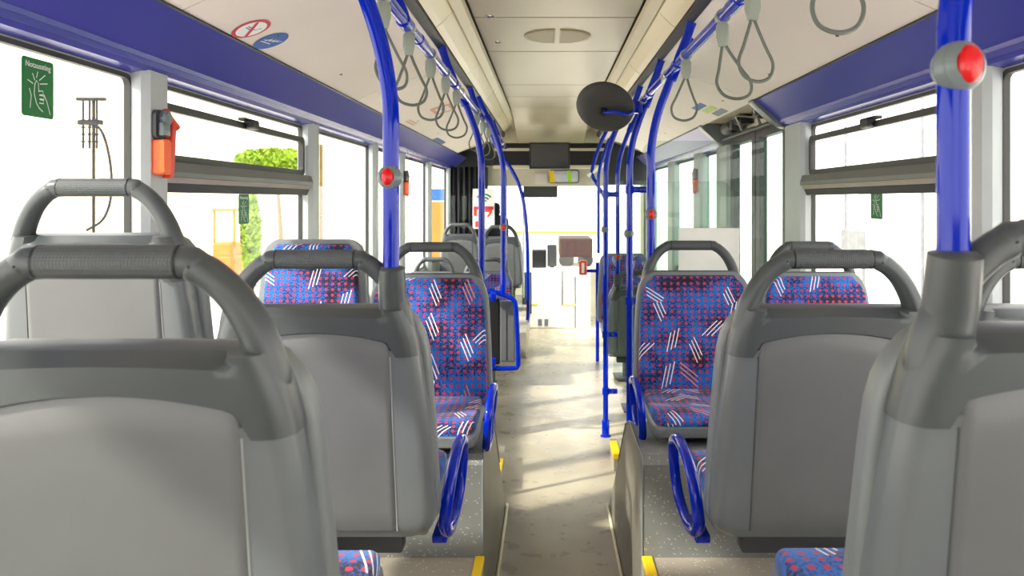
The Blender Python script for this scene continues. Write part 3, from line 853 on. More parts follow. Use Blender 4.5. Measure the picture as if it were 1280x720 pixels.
# ------------------------------------------------------------------ glass screens by the door
t = thing('glass_screen', 'clear glass screen clamped to the mirror pole, white panel on it', 'screen', (0, 0, 0))
bm = B(); prism(bm, rrect(.45, 1.15, .50, 1.80, .06), 4.055, 4.063, 'y'); put('screen_pane', bm, 'screenglass', t)
a, b = W(848, 285, 4.05), W(924, 345, 4.05)
bm = B(); box(bm, a.x, b.x, 4.046, 4.052, b.z - .08, a.z, .003, 1); put('white_panel', bm, 'white', t)
t = thing('glass_screen', 'clear glass screen clamped to the floor mounted pole', 'screen', (0, 0, 0))
bm = B(); prism(bm, rrect(.39, 1.14, .30, 1.62, .06), 5.12, 5.128, 'y'); put('screen_pane', bm, 'screenglass', t)

# ------------------------------------------------------------------ black partition with blue tubular rails
t = thing('bay_partition', 'black and grey partition framed by blue tubular rails beside the aisle', 'partition', (0, 0, 0))
Yp = 4.95
q = lambda px, py, y=Yp: W(px, py, y)
bm = B(); tube(bm, catmull([q(603, 365), q(612, 364), q(622, 366), q(633, 370), q(642, 375), q(645, 384), q(647, 420), q(648, 450), q(646.5, 459), q(640, 460.5), q(620, 460.5), q(606, 460.5)], 5), .0145, 12); put('rail_frame', bm, 'blue', t, smooth=60)
for x, y in ((617, 366), (616, 459)):
    p = q(x, y); bm = B(); box(bm, p.x - .018, p.x + .018, p.y - .02, p.y + .03, p.z - .05 if y < 400 else p.z - .01, p.z + .012 if y < 400 else p.z + .06, .006); put('rail_clamp', bm, 'blue', t, smooth=30)
a, b = q(598, 372, 5.0), q(624.5, 456, 5.0)
bm = B(); box(bm, -.62, b.x, 5.0, 5.03, b.z, a.z, .008); put('black_board', bm, 'black', t)
a, b = q(625, 374, 5.02), q(644, 452, 5.02)
bm = B(); box(bm, a.x, b.x, 5.0, 5.05, b.z, a.z - .01, .01); box(bm, a.x + .03, a.x + .04, 4.994, 5.0, b.z + .02, a.z - .04); put('grey_board', bm, 'panel', t)
bm = B(); box(bm, -.62, -.36, 5.01, 5.035, 0, .6, .006); put('board_foot', bm, 'dash', t)

# ------------------------------------------------------------------ stickers and signs
def rot_frame(o_, ex, ey):
    ex = Vector(ex).normalized(); ey = Vector(ey).normalized(); ez = ex.cross(ey).normalized()
    m = Matrix.Identity(4)
    for i in range(3): m[i][0], m[i][1], m[i][2], m[i][3] = ex[i], ey[i], ez[i], o_[i]
    return m
def flat(parent, name, mat, pts, m, th=.0008, lift=0.0):
    bm = B(); prism(bm, pts, lift, lift + th, 'z'); bmesh.ops.transform(bm, matrix=m, verts=bm.verts); return put(name, bm, mat, parent)
def strokes(parent, name, mat, lines, m, w, lift=.001):
    bm = B()
    for L in lines: tube(bm, [Vector((x, y, lift)) for x, y in L], lambda f: (w, .0005), 6)
    bmesh.ops.transform(bm, matrix=m, verts=bm.verts); return put(name, bm, mat, parent)
def lettering(parent, txt, size, m, mat, x=0, y=0, lift=.0012):
    bm = text_bm(txt, size, .0003); bmesh.ops.translate(bm, vec=(x, y, lift), verts=bm.verts)
    bmesh.ops.transform(bm, matrix=m, verts=bm.verts); return put('lettering', bm, mat, parent)
def ell(cx, cy, a, b, n=32): return [(cx + a * math.cos(2 * PI * k / n), cy + b * math.sin(2 * PI * k / n)) for k in range(n)]
def exit_sign(label, c, ex, wide, tall):
    t = thing('exit_sign', label, 'sign', (0, 0, 0)); m = rot_frame(c, ex, (0, 0, 1))
    flat(t, 'sign_plate', 'green', rrect(-wide / 2, wide / 2, -tall / 2, tall / 2, .008, 4), m, .0012)
    lettering(t, 'Notausstieg', wide * .165, m, 'signwhite', 0, tall * .38, .0016)
    k = wide / .11
    hand = [[(-.028, -.042), (-.024, -.015), (-.03, .0)], [(-.012, .012), (-.006, .02), (.0, .016), (.002, -.004)], [(.002, -.002), (.016, .0), (.018, -.008), (.004, -.01)],
            [(.004, -.011), (.02, -.011), (.02, -.018), (.005, -.019)], [(.005, -.02), (.019, -.021), (.018, -.028), (.004, -.028)], [(.02, -.008), (.03, -.022), (.042, -.05)],
            [(-.012, .012), (-.014, -.01), (-.006, -.03), (.004, -.04), (.016, -.046)], [(-.012, .02), (-.02, .034)], [(-.006, .026), (-.002, .04)], [(.004, .022), (.024, .036)], [(.006, .014), (.032, .018)], [(-.018, .012), (-.036, .018)]]
    strokes(t, 'hand_pictogram', 'signwhite', [[(x * k, y * k - .004) for x, y in L] for L in hand], m, .0011 * k, .0016)
    return t
exit_sign('green emergency exit sign with hand pictogram on the window beside the pale pillar', Vector((-1.2045, 1.841, 1.757)), (0, 1, 0), .115, .134)
exit_sign('small green exit sticker in the tilting window behind the orange hammer', Vector((-1.2045, 3.087, 1.465)), (0, 1, 0), .105, .115)
exit_sign('green exit sticker in the tilting window by the thick blue pole', Vector((1.2045, 3.004, 1.488)), (0, -1, 0), .105, .118)

def ceil_pt(s, xr, y):
    t_ = (abs(xr) - .508) / (1.0 - .508)
    return Vector((xr, y, 2.155 + (1.995 - 2.155) * t_ + .018 * math.sin(PI * t_) - .0015))
def ceil_m(s, xr, y, flip=1):
    """ex runs along the bus, ey towards the wall, facing down"""
    a, b = ceil_pt(s, xr - .02 * s, y), ceil_pt(s, xr + .02 * s, y)
    ey = (a - b)              # towards the aisle
    ex = Vector((0, 1, 0)) if s < 0 else Vector((0, -1, 0))
    m = rot_frame(ceil_pt(s, xr, y), ex, ey)
    return m
t = thing('no_smoking_sticker', 'round red and white no smoking sticker on the ceiling panel', 'sticker')
m = ceil_m(-1, -.935, 2.44)
zdir = 1 if (m.to_3x3() @ Vector((0, 0, 1))).z < 0 else -1
def cf(parent, name, mat, pts, m, lift): return flat(parent, name, mat, pts, m, .0006 * zdir, lift * zdir)
cf(t, 'red_disc', 'signred', ell(0, 0, .066, .06), m, .0004)
cf(t, 'white_disc', 'signwhite', ell(0, 0, .054, .048), m, .0012)
strokes(t, 'cigarette', 'signgrey', [[(-.034, .004), (.016, .004)], [(-.034, -.004), (.016, -.004)], [(.02, .004), (.022, .018), (.03, .022)]], m, .0022, .0022 * zdir)
strokes(t, 'red_bar', 'signred', [[(-.036, .034), (.036, -.034)]], m, .006, .0026 * zdir)
t = thing('blue_sticker', 'round blue sticker with white drawing next to the no smoking sticker', 'sticker')
m = ceil_m(-1, -.937, 2.62)
cf(t, 'blue_disc', 'signblue', ell(0, 0, .064, .058), m, .0004)
strokes(t, 'drawing', 'signwhite', [[(-.045, -.01), (-.02, .0), (.03, .012), (.045, .022)], [(-.03, -.012), (-.015, .012)], [(-.01, -.008), (.005, .016)], [(.01, -.002), (.022, .02)], [(-.045, -.02), (.02, -.012)]], m, .002, .0018 * zdir)
t = thing('notice_sticker', 'salmon framed notice sticker on the ceiling behind the straps', 'sticker')
m = ceil_m(-1, -.725, 5.3)
cf(t, 'notice_frame', 'signpink', rrect(-.17, .17, -.07, .07, .01, 3), m, .0004); cf(t, 'notice_face', 'cream', rrect(-.11, .11, -.045, .045, .006, 3), m, .0012)
strokes(t, 'notice_bar', 'signblue', [[(-.07, .0), (.07, .0)]], m, .008, .0018 * zdir)
t = thing('notice_sticker', 'small pale outline sticker below the salmon framed notice', 'sticker')
m = ceil_m(-1, -.945, 5.35); strokes(t, 'outline', 'signpink', [[(-.14, .012), (.1, .012), (.14, .02), (.14, -.012), (.1, -.008), (-.14, -.012), (-.14, .012)]], m, .004, .0008 * zdir)
t = thing('notice_sticker', 'blue grey strip sticker on the ceiling near the second pole', 'sticker')
m = ceil_m(-1, -.965, 6.9); cf(t, 'strip', 'signblue', rrect(-.28, .28, -.022, .022, .006, 3), m, .0004)
cf(t, 'strip_edge', 'signgrey', rrect(-.24, .24, -.008, .008, .004, 3), m, .0012)
t = thing('notice_sticker', 'blue and green strip sticker on the ceiling beside the open door compartment', 'sticker')
m = ceil_m(1, .915, 4.72)
for k, (c, mt) in enumerate(((.055, 'signblue'), (.0, 'lime'), (-.055, 'signgrey'))): cf(t, 'strip', mt, rrect(-.16 + .05 * k, .12 + .05 * k, c - .022, c + .022, .006, 3), m, .0004)

# ceiling speaker vent (two half ovals on a plate)
t = thing('ceiling_vent', 'beige oval ceiling vent split by a bar', 'vent', (.015, 3.9, 2.299))
for s in (-1, 1):
    pts = [(s * .012, -.155), (s * .012, .155)] + [(s * (.012 + .15 * math.cos(a)), .155 * math.sin(a)) for a in [math.radians(80 - 10 * k) for k in range(17)]]
    bm = B(); prism(bm, pts, -.005, .0, 'z'); g = put('vent_half', bm, 'vent', t)
    bm = B()
    for k in range(-6, 7):
        yy = k * .022; L = .15 * math.sqrt(max(0, 1 - (yy / .155) ** 2)) - .012
        if L > .02: box(bm, s * .02, s * (.012 + L), yy - .004, yy + .004, -.008, -.005)
    put('vent_slats', bm, 'ceil', g)
for k, (px, py) in enumerate(((600, 20), (612, 52))):
    p = Vector((-.345, (2.30 - 1.5) * 1000 / (250 - py), 2.297))
    t = thing('ceiling_spot', ['small black ceiling spot hole, nearer of two by the lamp strip', 'small black ceiling spot hole, farther of two by the lamp strip'][k], 'ceiling spot', (p.x + .06, p.y, 2.298))
    bm = B(); lathe(bm, [(.012, -.002), (.02, -.003), (.021, .002)], 20); put('bezel', bm, 'silver', t, smooth=40)
    bm = B(); lathe(bm, [(0, -.001), (.0125, -.002), (.0125, .002)], 20); put('hole', bm, 'black', t)

# ------------------------------------------------------------------ emergency hammers
def hammer(x, y, z, label, sc=1.0, ss=-1):
    t = thing('emergency_hammer', label, 'hammer', (x, y, z), (0, 0, 0)); s = -ss
    def lx(a): return s * a
    bm = B(); prism(bm, rrect(-.055, .02, .0, .085, .018), lx(0), lx(.012), 'x'); h = put('holder', bm, 'dash', t)
    bm = B(); lathe(bm, [(0, 0), (.022, 0), (.024, .012), (.018, .02), (0, .022)], 18, aim((lx(.012), -.015, .062), (s, 0, 0))); box(bm, lx(.012), lx(.03), -.045, .0, .01, .05, .006); put('hammer_clip', bm, 'btn', h, smooth=40)
    bm = B(); prism(bm, rrect(-.052, -.008, -.10, .0, .008), lx(0), lx(.034), 'x', .003); put('orange_case', bm, 'hammero', t)
    bm = B(); prism(bm, [(-.006, -.11), (.02, -.105), (.036, .045), (.012, .05)], lx(.006), lx(.03), 'x', .003)
    for k in range(7): box(bm, lx(.012), lx(.033), -.016, -.002, -.09 + k * .013, -.083 + k * .013)
    put('handle', bm, 'hammer', t)
    bm = B(); tube(bm, [(lx(.018), -.012, .082), (lx(.018), .012, .066), (lx(.018), .055, .042)], lambda f: .011 + .003 * abs(f - .5), 12); put('hammer_head', bm, 'hammer', t, smooth=50)
    for c in t.children: c.scale = (1, 1, 1)
    t.scale = (sc,) * 3
    return t
hammer(-1.15, 2.315, 1.672, 'orange and red emergency hammer on the pale pillar beside the exit sign')
hammer(-1.15, 6.26, 1.64, 'distant red emergency hammer on a far pillar behind the curved pole')
hammer(1.15, 6.35, 1.66, 'distant dark red hammer on the pillar past the door compartment', 1, 1)

# ------------------------------------------------------------------ front of the bus
# header with screen
hd = empty_struct('wall_header')
bm = B(); box(bm, -1.2, 1.2, 9.6, 9.66, 1.68, 2.34); o = put('header_recess', bm, 'dash', hd); o['kind'] = 'structure'
bm = B(); box(bm, -.62, .62, 8.62, 8.66, 2.03, 2.06, .006); box(bm, -.62, .62, 8.62, 8.7, 1.84, 1.875, .006); o = put('header_trim', bm, 'beige', hd); o['kind'] = 'structure'
bm = B(); box(bm, -.62, .62, 8.7, 8.74, 1.86, 2.13); o = put('header_dark', bm, 'black', hd); o['kind'] = 'structure'
bm = B(); box(bm, -.64, .64, 8.6, 8.64, 2.115, 2.34); o = put('header_infill', bm, 'mould', hd); o['kind'] = 'structure'
bm = B(); box(bm, -.75, .62, 9.3, 9.34, 1.66, 1.9, .006); o = put('header_panel', bm, 'beige', hd); o['kind'] = 'structure'
for s in (-1, 1):
    bm = B(); prism(bm, [(s * .62, 2.13), (s * 1.0, 2.0), (s * 1.18, 1.88), (s * 1.18, 2.3), (s * .5, 2.33)], 8.42, 8.5); o = put('header_wing', bm, 'beige' if s < 0 else 'dash', hd); o['kind'] = 'structure'
t = thing('passenger_screen', 'black passenger information screen hanging below the ceiling at the front', 'screen', (0, 0, 0))
a, b = W(661.5, 178, 8.0), W(712.5, 211, 8.0)
bm = B(); box(bm, a.x, b.x, 8.0, 8.07, b.z, a.z, .006); put('screen_case', bm, 'black', t)
bm = B(); box(bm, a.x + .018, b.x - .018, 7.996, 8.0, b.z + .022, a.z - .016); put('screen_glass', bm, 'screen', t)
bm = B(); box(bm, -.08, .06, 8.065, 8.71, 1.92, 1.98, .004); put('screen_mount', bm, 'black', t)
a, b = W(669, 217, 9.28), W(684, 230, 9.28)
bm = B(); box(bm, a.x, b.x, 9.29, 9.30, b.z, a.z, .002, 1); o = put('paper_notice', bm, 'cream'); tag(o, 'small pale paper notice on the front header', 'notice')
t = thing('interior_mirror', 'driver mirror reflecting yellow and lime under the hanging screen', 'mirror')
a, b = W(686, 212, 9.2), W(724, 229, 9.2)
bm = B(); prism(bm, rrect(a.x, b.x, b.z, a.z, .03), 9.2, 9.24); put('mirror_case', bm, 'dash', t)
bm = B(); prism(bm, rrect(a.x + .012, b.x - .012, b.z + .012, a.z - .012, .02), 9.194, 9.2); put('mirror_glass', bm, 'silver', t)
for nm, mt, x0, x1 in (('yellow_reflection', 'yellow', 686, 693), ('lime_reflection', plain('lime_reflection_tint', srgb(170, 220, 10), .5), 709, 714)):  # coloured patches on the glass, painted in as the mirror's reflections
    p, r_ = W(x0, 213, 9.19), W(x1, 228, 9.19); bm = B(); prism(bm, [(p.x, p.z), (r_.x - .01, p.z), (r_.x + .01, r_.z), (p.x + .01, r_.z)], 9.186, 9.193); put(nm, bm, mt, t)
a, b = W(654, 232, 9.6), W(697, 247, 9.6)
bm = B(); box(bm, a.x, b.x, 9.62, 9.64, b.z, a.z + .05, .006); o = put('sun_visor', bm, 'dash'); tag(o, 'dark sun visor over the windscreen beside the paper notice', 'sun visor')

# driver cab: curtain, poster, cab wall
bm = B(); n = 40
pts = []
for i in range(n + 1):
    x = -1.16 + .44 * i / n; pts.append((x, 9.2 + .03 * math.sin(i * 1.1)))
pts += [(x, y + .012) for x, y in reversed(pts)]
prism(bm, pts, .5, 1.88, 'z'); o = put('cab_curtain', bm, 'curtain', smooth=50); tag(o, 'black pleated curtain beside the driver cab', 'curtain')
t = thing('wifi_poster', 'white poster with green wifi symbol and red box on the cab glass', 'poster')
a, b = W(591, 236, 8.95), W(618, 286, 8.95); cx = (a.x + b.x) / 2
bm = B(); box(bm, a.x, b.x, 8.95, 8.957, b.z, a.z, .002, 1); put('poster_sheet', bm, 'white', t)
m = rot_frame(Vector((cx, 8.949, 0)), (1, 0, 0), (0, 0, 1)); m[2][3] = 0
wc = W(605, 254, 8.95)
def arc(r): return [(wc.x - cx + r * math.cos(math.radians(q_)), wc.z + r * math.sin(math.radians(q_))) for q_ in range(40, 141, 10)]
strokes(t, 'wifi_symbol', 'green', [arc(.10), arc(.065), arc(.032)], m, .009, .001)
flat(t, 'wifi_dot', 'green', ell(wc.x - cx, wc.z + .004, .011, .011, 14), m, .002)
p, r_ = W(592, 258, 8.95), W(617, 262, 8.95)
bm = B(); box(bm, p.x, r_.x, 8.944, 8.95, r_.z, p.z); put('red_band', bm, 'signred', t)
hm = M['hammer']
for pl in (((592, 262), (596, 262), (596, 270), (592, 270)), ((606, 262), (615, 262), (615, 265), (611, 271), (608, 271), (612, 265), (606, 265)), ((594, 277), (600, 275), (598, 284), (594, 284))):
    bm = B(); prism(bm, [(W(x_, y_, 8.95).x, W(x_, y_, 8.95).z) for x_, y_ in pl], 8.945, 8.95, 'y'); put('red_print', bm, hm, t)
bm = B(); prism(bm, rrect(-1.16, -.3, .24, 1.55, .04), 9.0, 9.008, 'y'); struct(put('trim_cab_glass', bm, 'screenglass'))
bm = B(); box(bm, -1.18, -.40, 9.02, 9.08, .24, 1.05, .01); struct(put('wall_cab', bm, 'dash'))
t = thing('driver_seat', 'dark driver seat behind the cab glass', 'driver seat', (-.72, 9.45, .3))
bm = B(); prism(bm, rrect(-.22, .22, .45, 1.02, .08), 0, .1, 'y', .01); put('backrest', bm, 'curtain', t, smooth=40)
bm = B(); prism(bm, rrect(-.12, .12, 1.0, 1.17, .05), .01, .09, 'y', .01); put('headrest', bm, 'curtain', t, smooth=40)
bm = B(); prism(bm, rrect(-.23, .23, .35, .46, .04), .02, .5, 'y', .01); put('cushion', bm, 'curtain', t, smooth=40)
bm = B(); lathe(bm, [(0, -.02), (.2, -.02), (.2, .02), (.06, .06), (.06, .36), (0, .36)], 16, Matrix.Translation((0, .25, 0))); put('seat_foot', bm, 'dash', t, smooth=40)

# white front cabinet with equipment
t = thing('front_cabinet', 'white cabinet at the end of the aisle with black door gaps and yellow strip', 'cabinet')
Yc = 9.35
a, b = W(654, 336, Yc), W(738, 408, Yc)
bm = B(); box(bm, a.x, b.x, Yc, Yc + .35, .0, a.z, .015); put('body', bm, 'white', t)
for x, y0, y1 in ((703, 338, 382), (719, 346, 412)):
    p = W(x, y0, Yc); r_ = W(x, y1, Yc); bm = B(); box(bm, p.x - .007, p.x + .007, Yc - .003, Yc + .01, max(r_.z, .01), p.z); put('door_gap', bm, 'dash', t)
for x0, x1, y in ((654, 672, 381), (703, 720, 381.5)):
    p = W(x0, y, Yc); r_ = W(x1, y, Yc); bm = B(); box(bm, p.x, r_.x, Yc - .004, Yc + .01, p.z - .008, p.z + .008); put('yellow_strip', bm, 'yellow', t)
for x in (675, 683):
    p = W(x, 396, Yc); bm = B(); box(bm, p.x - .024, p.x + .024, Yc - .004, Yc, .03, .11)
    for k in range(4): box(bm, p.x - .02, p.x + .02, Yc - .006, Yc - .003, .037 + k * .018, .046 + k * .018)
    put('vent_grille', bm, 'signgrey', t)
p = W(658, 330, Yc - .05); 
bm = B(); box(bm, p.x - .05, p.x + .06, Yc - .02, Yc, W(0, 392, Yc).z, W(0, 340, Yc).z, .005); put('black_edge', bm, 'dash', t)
t = thing('ticket_printer', 'black ticket machine on top of the white cabinet', 'ticket machine')
a, b = W(665, 312, 9.45), W(683, 336, 9.45); b.z = W(0, 336, Yc).z
bm = B(); box(bm, a.x, b.x, 9.45, 9.62, b.z, a.z, .012); put('case', bm, 'black', t)
p, r_ = W(663, 296, 9.5), W(682, 312, 9.5)
bm = B(); prism(bm, [(p.x + .03, p.z), (r_.x, p.z), (r_.x - .03, r_.z), (p.x - .01, r_.z)], 9.5, 9.53, 'y', .003); put('tilted_display', bm, 'white', t)
t = thing('cab_monitor', 'grey monitor standing on the white cabinet beside the ticket machine', 'monitor')
a, b = W(684, 306, 9.5), W(696, 333, 9.5)
bm = B(); prism(bm, rrect(a.x, b.x, b.z, a.z, .012), 9.5, 9.54, 'y', .003); put('monitor_case', bm, 'dash', t)
bm = B(); box(bm, a.x + .03, b.x - .03, 9.51, 9.54, W(0, 336, Yc).z, b.z); put('monitor_foot', bm, 'black', t)
t = thing('ticket_validator', 'small red ticket validator on a blue mount at the end of the aisle', 'ticket validator')
a, b = W(724, 326, 7.4), W(734, 344, 7.4)
bm = B(); box(bm, a.x, b.x, 7.4, 7.47, b.z, a.z, .012); put('case', bm, 'hammer', t)
bm = B(); box(bm, a.x + .022, b.x - .026, 7.395, 7.4, b.z + .02, a.z - .02); put('white_face', bm, 'white', t)
bm = B(); tube(bm, [(b.x - .01, 7.44, (a.z + b.z) / 2 - .03), (.42, 7.44, (a.z + b.z) / 2 - .03)], .016, 10); put('mount', bm, 'blue', t, smooth=50)
bm = B(); tube(bm, [(.43, 7.44, .0), (.43, 7.44, (a.z + b.z) / 2 + .05)], .017, 12); put('mount_post', bm, 'blue', t, smooth=50)
# curved front rails
t = thing('entrance_rail', 'blue curved rail bending down from the ceiling beside the driver cab', 'handrail')
c = lambda px, py, y=8.4: W(px, py, y)
bm = B(); tube(bm, catmull([c(618, 178), c(628, 195), c(641, 215), c(650, 235), c(656, 262), c(659, 300), c(660, 345), c(660, 395), c(656, 405)], 6), .02, 12); put('tube', bm, 'blue', t, smooth=60)
bm = B(); tube(bm, [c(654, 255, 8.5), c(654, 372, 8.5)], .012, 10); put('guard_bar', bm, 'silver', t, smooth=60)
t = thing('entrance_rail', 'blue curved rail bending from the ceiling near the windscreen with short white bar', 'handrail')
bm = B(); tube(bm, catmull([c(760, 160, 7.6), c(752, 176, 7.6), c(745, 195, 7.6), c(740, 216, 7.6), c(745, 228, 7.6), c(752, 240, 7.6), c(757, 250, 7.6)], 6), .018, 12)
put('tube', bm, 'blue', t, smooth=60)
bm = B(); tube(bm, [c(735, 220, 7.6), c(757, 204, 7.6)], .017, 10); put('white_bar', bm, 'white', t, smooth=60)

# ------------------------------------------------------------------ outside
bm = B(); box(bm, -60, 60, -30, 90, -.45, -.35); struct(put('ground', bm, 'ground'))
def building(name, label, x0, x1, y0, y1, h, mat, face, wins):
    t = thing(name, label, 'building')
    bm = B(); box(bm, x0, x1, y0, y1, -.35, h); put('walls', bm, mat, t)
    bm = B(); box(bm, x0 - .15, x1 + .15, y0 - .15, y1 + .15, h, h + .25); put('roof_edge', bm, 'facade', t)
    for (a, b, z0, z1, m_) in wins:
        bm = B()
        if face == 'x+': box(bm, x1, x1 + .05, a, b, z0, z1)
        elif face == 'x-': box(bm, x0 - .05, x0, a, b, z0, z1)
        else: box(bm, a, b, y0 - .05, y0, z0, z1)
        put('window', bm, m_, t)
    return t
building('depot_hall', 'cream depot hall seen through the windows behind the curved pole', -14, -7, 19.5, 40, 6, 'facadecream', 'x+', [(21, 22.5, -.3, 2.6, 'facade'), (24.4, 24.6, -.3, 3.2, 'bark'), (27, 29, .6, 2.4, 'facade'), (33, 35, .5, 2.2, 'facade')])
building('workshop', 'pale workshop facade outside the windows by the thick pole', 14, 24, 8, 44, 6, 'facade', 'x-', [(24.8, 27, -.3, .9, 'winglass'), (30, 30.12, -.3, 4, 'winglass'), (22, 22.1, -.3, 4, 'winglass'), (28.8, 28.9, -.3, 4, 'facadecream'), (33, 36, .3, 2.0, 'winglass'), (38, 42, .5, 2.6, 'winglass')])
building('garage', 'reddish brown garage far ahead beyond the windscreen', .6, 4.2, 60, 66, -1.5 + 1.5 - .4 + .0, 'rust', 'y', []) if False else None
t = thing('notice_board', 'grey notice board on two posts outside the window by the thick pole', 'notice board')
M['boardgrey'] = plain('notice_grey', srgb(112, 114, 118), .7, var=.25, vscale=9)
bm = B(); box(bm, 5.0, 5.04, 12.75, 13.75, .56, 1.0, .01); put('board', bm, 'boardgrey', t)
for y in (12.9, 13.6):
    bm = B(); box(bm, 5.05, 5.09, y, y + .05, -.35, .98); put('post', bm, 'boardgrey', t)
for y, lb in ((11.6, 'thin pale lamp post outside, nearest the thick pole'), (14.6, 'thin pale lamp post outside, beyond the grey notice board')):
    t = thing('lamp_post', lb, 'lamp post', (5.4, y, -.35))
    bm = B(); tube(bm, [(0, 0, 0), (0, 0, 4.2)], lambda f: .03 - .01 * f, 10); put('post', bm, 'boardgrey', t, smooth=60)
    bm = B(); prism(bm, rrect(-.1, .5, 4.2, 4.3, .04), -.08, .08, 'y', .01); put('lamp_head', bm, 'boardgrey', t)
t = thing('parked_trailer', 'reddish brown trailer far ahead beyond the windscreen', 'trailer')
a, b = W(699, 298, 22), W(741, 322, 22)
bm = B(); box(bm, a.x, b.x, 22, 24, b.z, a.z, .05); put('body', bm, 'rust', t)
for x in (a.x + .2, b.x - .2):
    bm = B(); lathe(bm, [(0, -.08), (.2, -.08), (.22, 0), (.2, .08), (0, .08)], 18, aim((x, 22.1, -.15), (0, 1, 0))); put('wheel', bm, 'black', t, smooth=40)
t = thing('barrier_beam', 'long yellow barrier beam ahead of the windscreen', 'barrier')
a, b = W(640, 289, 16), W(748, 292, 16)
bm = B(); box(bm, a.x, b.x, 16, 16.06, b.z, a.z, .01); put('beam', bm, 'yellow', t)
for x in (a.x + .05, b.x - .05):
    bm = B(); box(bm, x - .03, x + .03, 16.02, 16.08, -.35, b.z); put('post', bm, 'white', t)

t = thing('insulator_mast', 'thin mast with insulators and hanging cable outside the exit sign window', 'mast')
Ym = 9.0
g = lambda px, py: W(px, py, Ym)
bm = B(); tube(bm, [g(117, 330), g(117, 124)], .018, 8); tube(bm, [(g(117, 0).x, Ym, -.35), g(117, 330)], .03, 8); put('post', bm, 'curtain', t)
for x in (104, 112, 121):
    bm = B(); tube(bm, [g(x, 122), g(x, 186)], .012, 8)
    for k in range(4): p = g(x, 150 + k * 9); lathe(bm, [(.012, -.012), (.03, 0), (.012, .012)], 10, Matrix.Translation(p))
    put('insulator', bm, 'curtain', t)
bm = B(); box(bm, g(98, 0).x, g(128, 0).x, Ym - .02, Ym + .02, g(0, 156).z, g(0, 150).z); box(bm, g(96, 0).x, g(132, 0).x, Ym - .02, Ym + .02, g(0, 126).z, g(0, 122).z); put('crossarm', bm, 'curtain', t)
bm = B(); tube(bm, catmull([g(112, 155), g(124, 160), g(133, 180), g(139, 215), g(138, 250), g(128, 275), g(108, 288)], 6), .016, 8); put('cable', bm, 'curtain', t, smooth=60)

t = thing('forklift', 'orange forklift parked outside the tilting window', 'forklift')
Yf = 16
g = lambda px, py: W(px, py, Yf)
gz = -.35
a, b = g(263, 0).x, g(292, 0).x
bm = B(); box(bm, a, b, Yf, Yf + 1.4, gz + .15, gz + .75, .06); put('body', bm, 'orange', t)
bm = B(); box(bm, a + .02, b - .02, Yf, Yf + .5, gz + .7, gz + 1.0, .05); put('counterweight', bm, 'orange', t)
for x in (a + .03, b - .03):
    bm = B(); box(bm, x - .02, x + .02, Yf + .1, Yf + .14, gz + .9, g(0, 262).z); box(bm, x - .02, x + .02, Yf + 1.1, Yf + 1.14, gz + .7, g(0, 262).z); put('roof_post', bm, 'orange', t)
    bm = B(); lathe(bm, [(0, -.05), (.15, -.05), (.17, 0), (.15, .05), (0, .05)], 16, aim((x, Yf + .25, gz + .17), (1, 0, 0))); put('wheel', bm, 'black', t, smooth=40)
bm = B(); box(bm, a, b, Yf + .05, Yf + 1.2, g(0, 264).z, g(0, 261).z, .01); put('overhead_guard', bm, 'orange', t)
bm = B(); box(bm, a + .05, a + .10, Yf + 1.4, Yf + 1.48, gz + .05, gz + 1.9); box(bm, b - .10, b - .05, Yf + 1.4, Yf + 1.48, gz + .05, gz + 1.9); put('mast', bm, 'rust', t)

def tree(label, base, crown_c, rx, ry, rz, n, trunk_r=.05, leaf=.05):
    t = thing('tree', label, 'tree', base)
    cc = Vector(crown_c) - Vector(base)
    bm = B(); tube(bm, catmull([(0, 0, 0), (cc.x * .3 + .02, 0, cc.z * .4), (cc.x, cc.y, cc.z)], 5), lambda f: trunk_r * (1 - .6 * f), 8); put('trunk', bm, 'bark', t, smooth=60)
    bm = B(); rnd = random.Random(3)
    for k in range(n):
        while True:
            q_ = Vector((rnd.uniform(-1, 1), rnd.uniform(-1, 1), rnd.uniform(-1, 1)))
            if q_.length < 1: break
        p = cc + Vector((q_.x * rx, q_.y * ry, q_.z * rz))
        a_ = Vector((rnd.uniform(-1, 1), rnd.uniform(-1, 1), rnd.uniform(-1, 1))).normalized(); b_ = a_.orthogonal().normalized()
        s_ = leaf * rnd.uniform(.6, 1.3)
        vs = [bm.verts.new(p + v_) for v_ in (a_ * s_, b_ * s_ * .45, -a_ * s_, -b_ * s_ * .45)]
        bm.faces.new(vs)
    o = put('foliage', bm, 'leaf', t); return t
tree('slim lime green tree outside the tilting window', (W(314, 0, 12).x, 12, -.35), W(314, 300, 12), .13, .2, .75, 1600, .04, .05)
tree('broad tree crown above the tilting window bar', (W(352, 0, 15).x, 15, -.35), W(345, 200, 15), .75, .6, .22, 1500, .07, .07)
t = thing('crate_stack', 'tan crate with blue lid outside near the driver curtain', 'crate')
p, r_ = W(539, 252, 13), W(556, 300, 13)
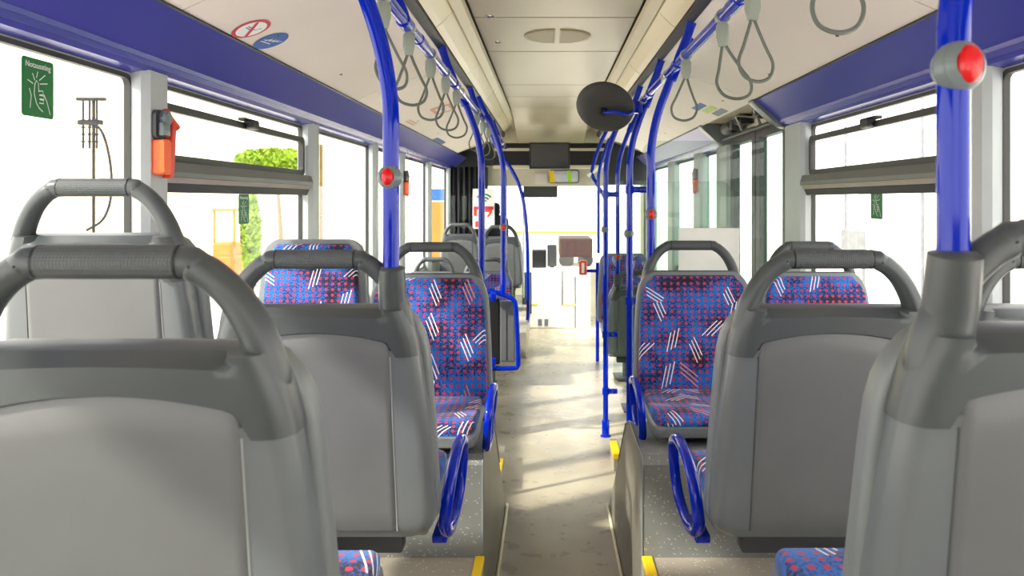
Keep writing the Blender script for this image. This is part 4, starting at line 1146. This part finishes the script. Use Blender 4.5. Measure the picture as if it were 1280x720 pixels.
bm = B(); box(bm, p.x, r_.x, 13, 13.4, -.35, p.z, .01); put('crate_body', bm, plain('tan_crate', srgb(186, 120, 50), .7), t)
p, r_ = W(539, 236, 13), W(556, 251, 13)
bm = B(); box(bm, p.x - .01, r_.x + .01, 12.99, 13.41, r_.z, p.z, .01); put('blue_lid', bm, 'signblue', t)

# ------------------------------------------------------------------ light, world, camera
w = bpy.data.worlds.new('World'); S.world = w; w.use_nodes = True
nt = w.node_tree; bg = nt.nodes['Background']
bg.inputs[0].default_value = (1.0, 0.985, 0.95, 1); bg.inputs[1].default_value = 4.5
def sun(d, e, ang, col):
    L = bpy.data.lights.new('sun', 'SUN'); L.energy = e; L.angle = math.radians(ang); L.color = col
    o = bpy.data.objects.new('sun', L); COL.objects.link(o)
    o.rotation_euler = Vector(d).to_track_quat('-Z', 'Y').to_euler(); o.location = (0, 0, 12)
sun((.72, .42, -.62), 8.0, 3.0, (1, .95, .84))

L = bpy.data.lights.new('cabinet_fill', 'AREA'); L.spread = math.radians(85); L.energy = 16; L.shape = 'RECTANGLE'; L.size = .8; L.size_y = .25; L.color = (1, .96, .86)  # added fill light that brightens the white cabinet, no fixture modelled
o = bpy.data.objects.new('cabinet_fill', L); COL.objects.link(o); o.location = (.1, 8.85, 1.82); o.rotation_euler = (math.radians(14), 0, 0)
cam = bpy.data.cameras.new('camera'); co = bpy.data.objects.new('camera', cam); COL.objects.link(co)
co.location = (CAMX, 0, CAMZ); co.rotation_euler = (PI / 2, 0, 0)
cam.sensor_width = 36; cam.lens = F / 1280 * 36
cam.shift_x = -(685 - 640) / 1280; cam.shift_y = -(360 - 250) / 1280
cam.clip_start = .02; cam.clip_end = 300
cam.dof.use_dof = True; cam.dof.focus_distance = 2.4; cam.dof.aperture_fstop = 7.0
S.camera = co
S.view_settings.view_transform = 'Standard'; S.view_settings.look = 'None'
S.view_settings.gamma = 1; S.view_settings.use_curve_mapping = False
S.view_settings.exposure = -0.12
S.cycles.max_bounces = 10; S.cycles.diffuse_bounces = 6; S.cycles.transparent_max_bounces = 24
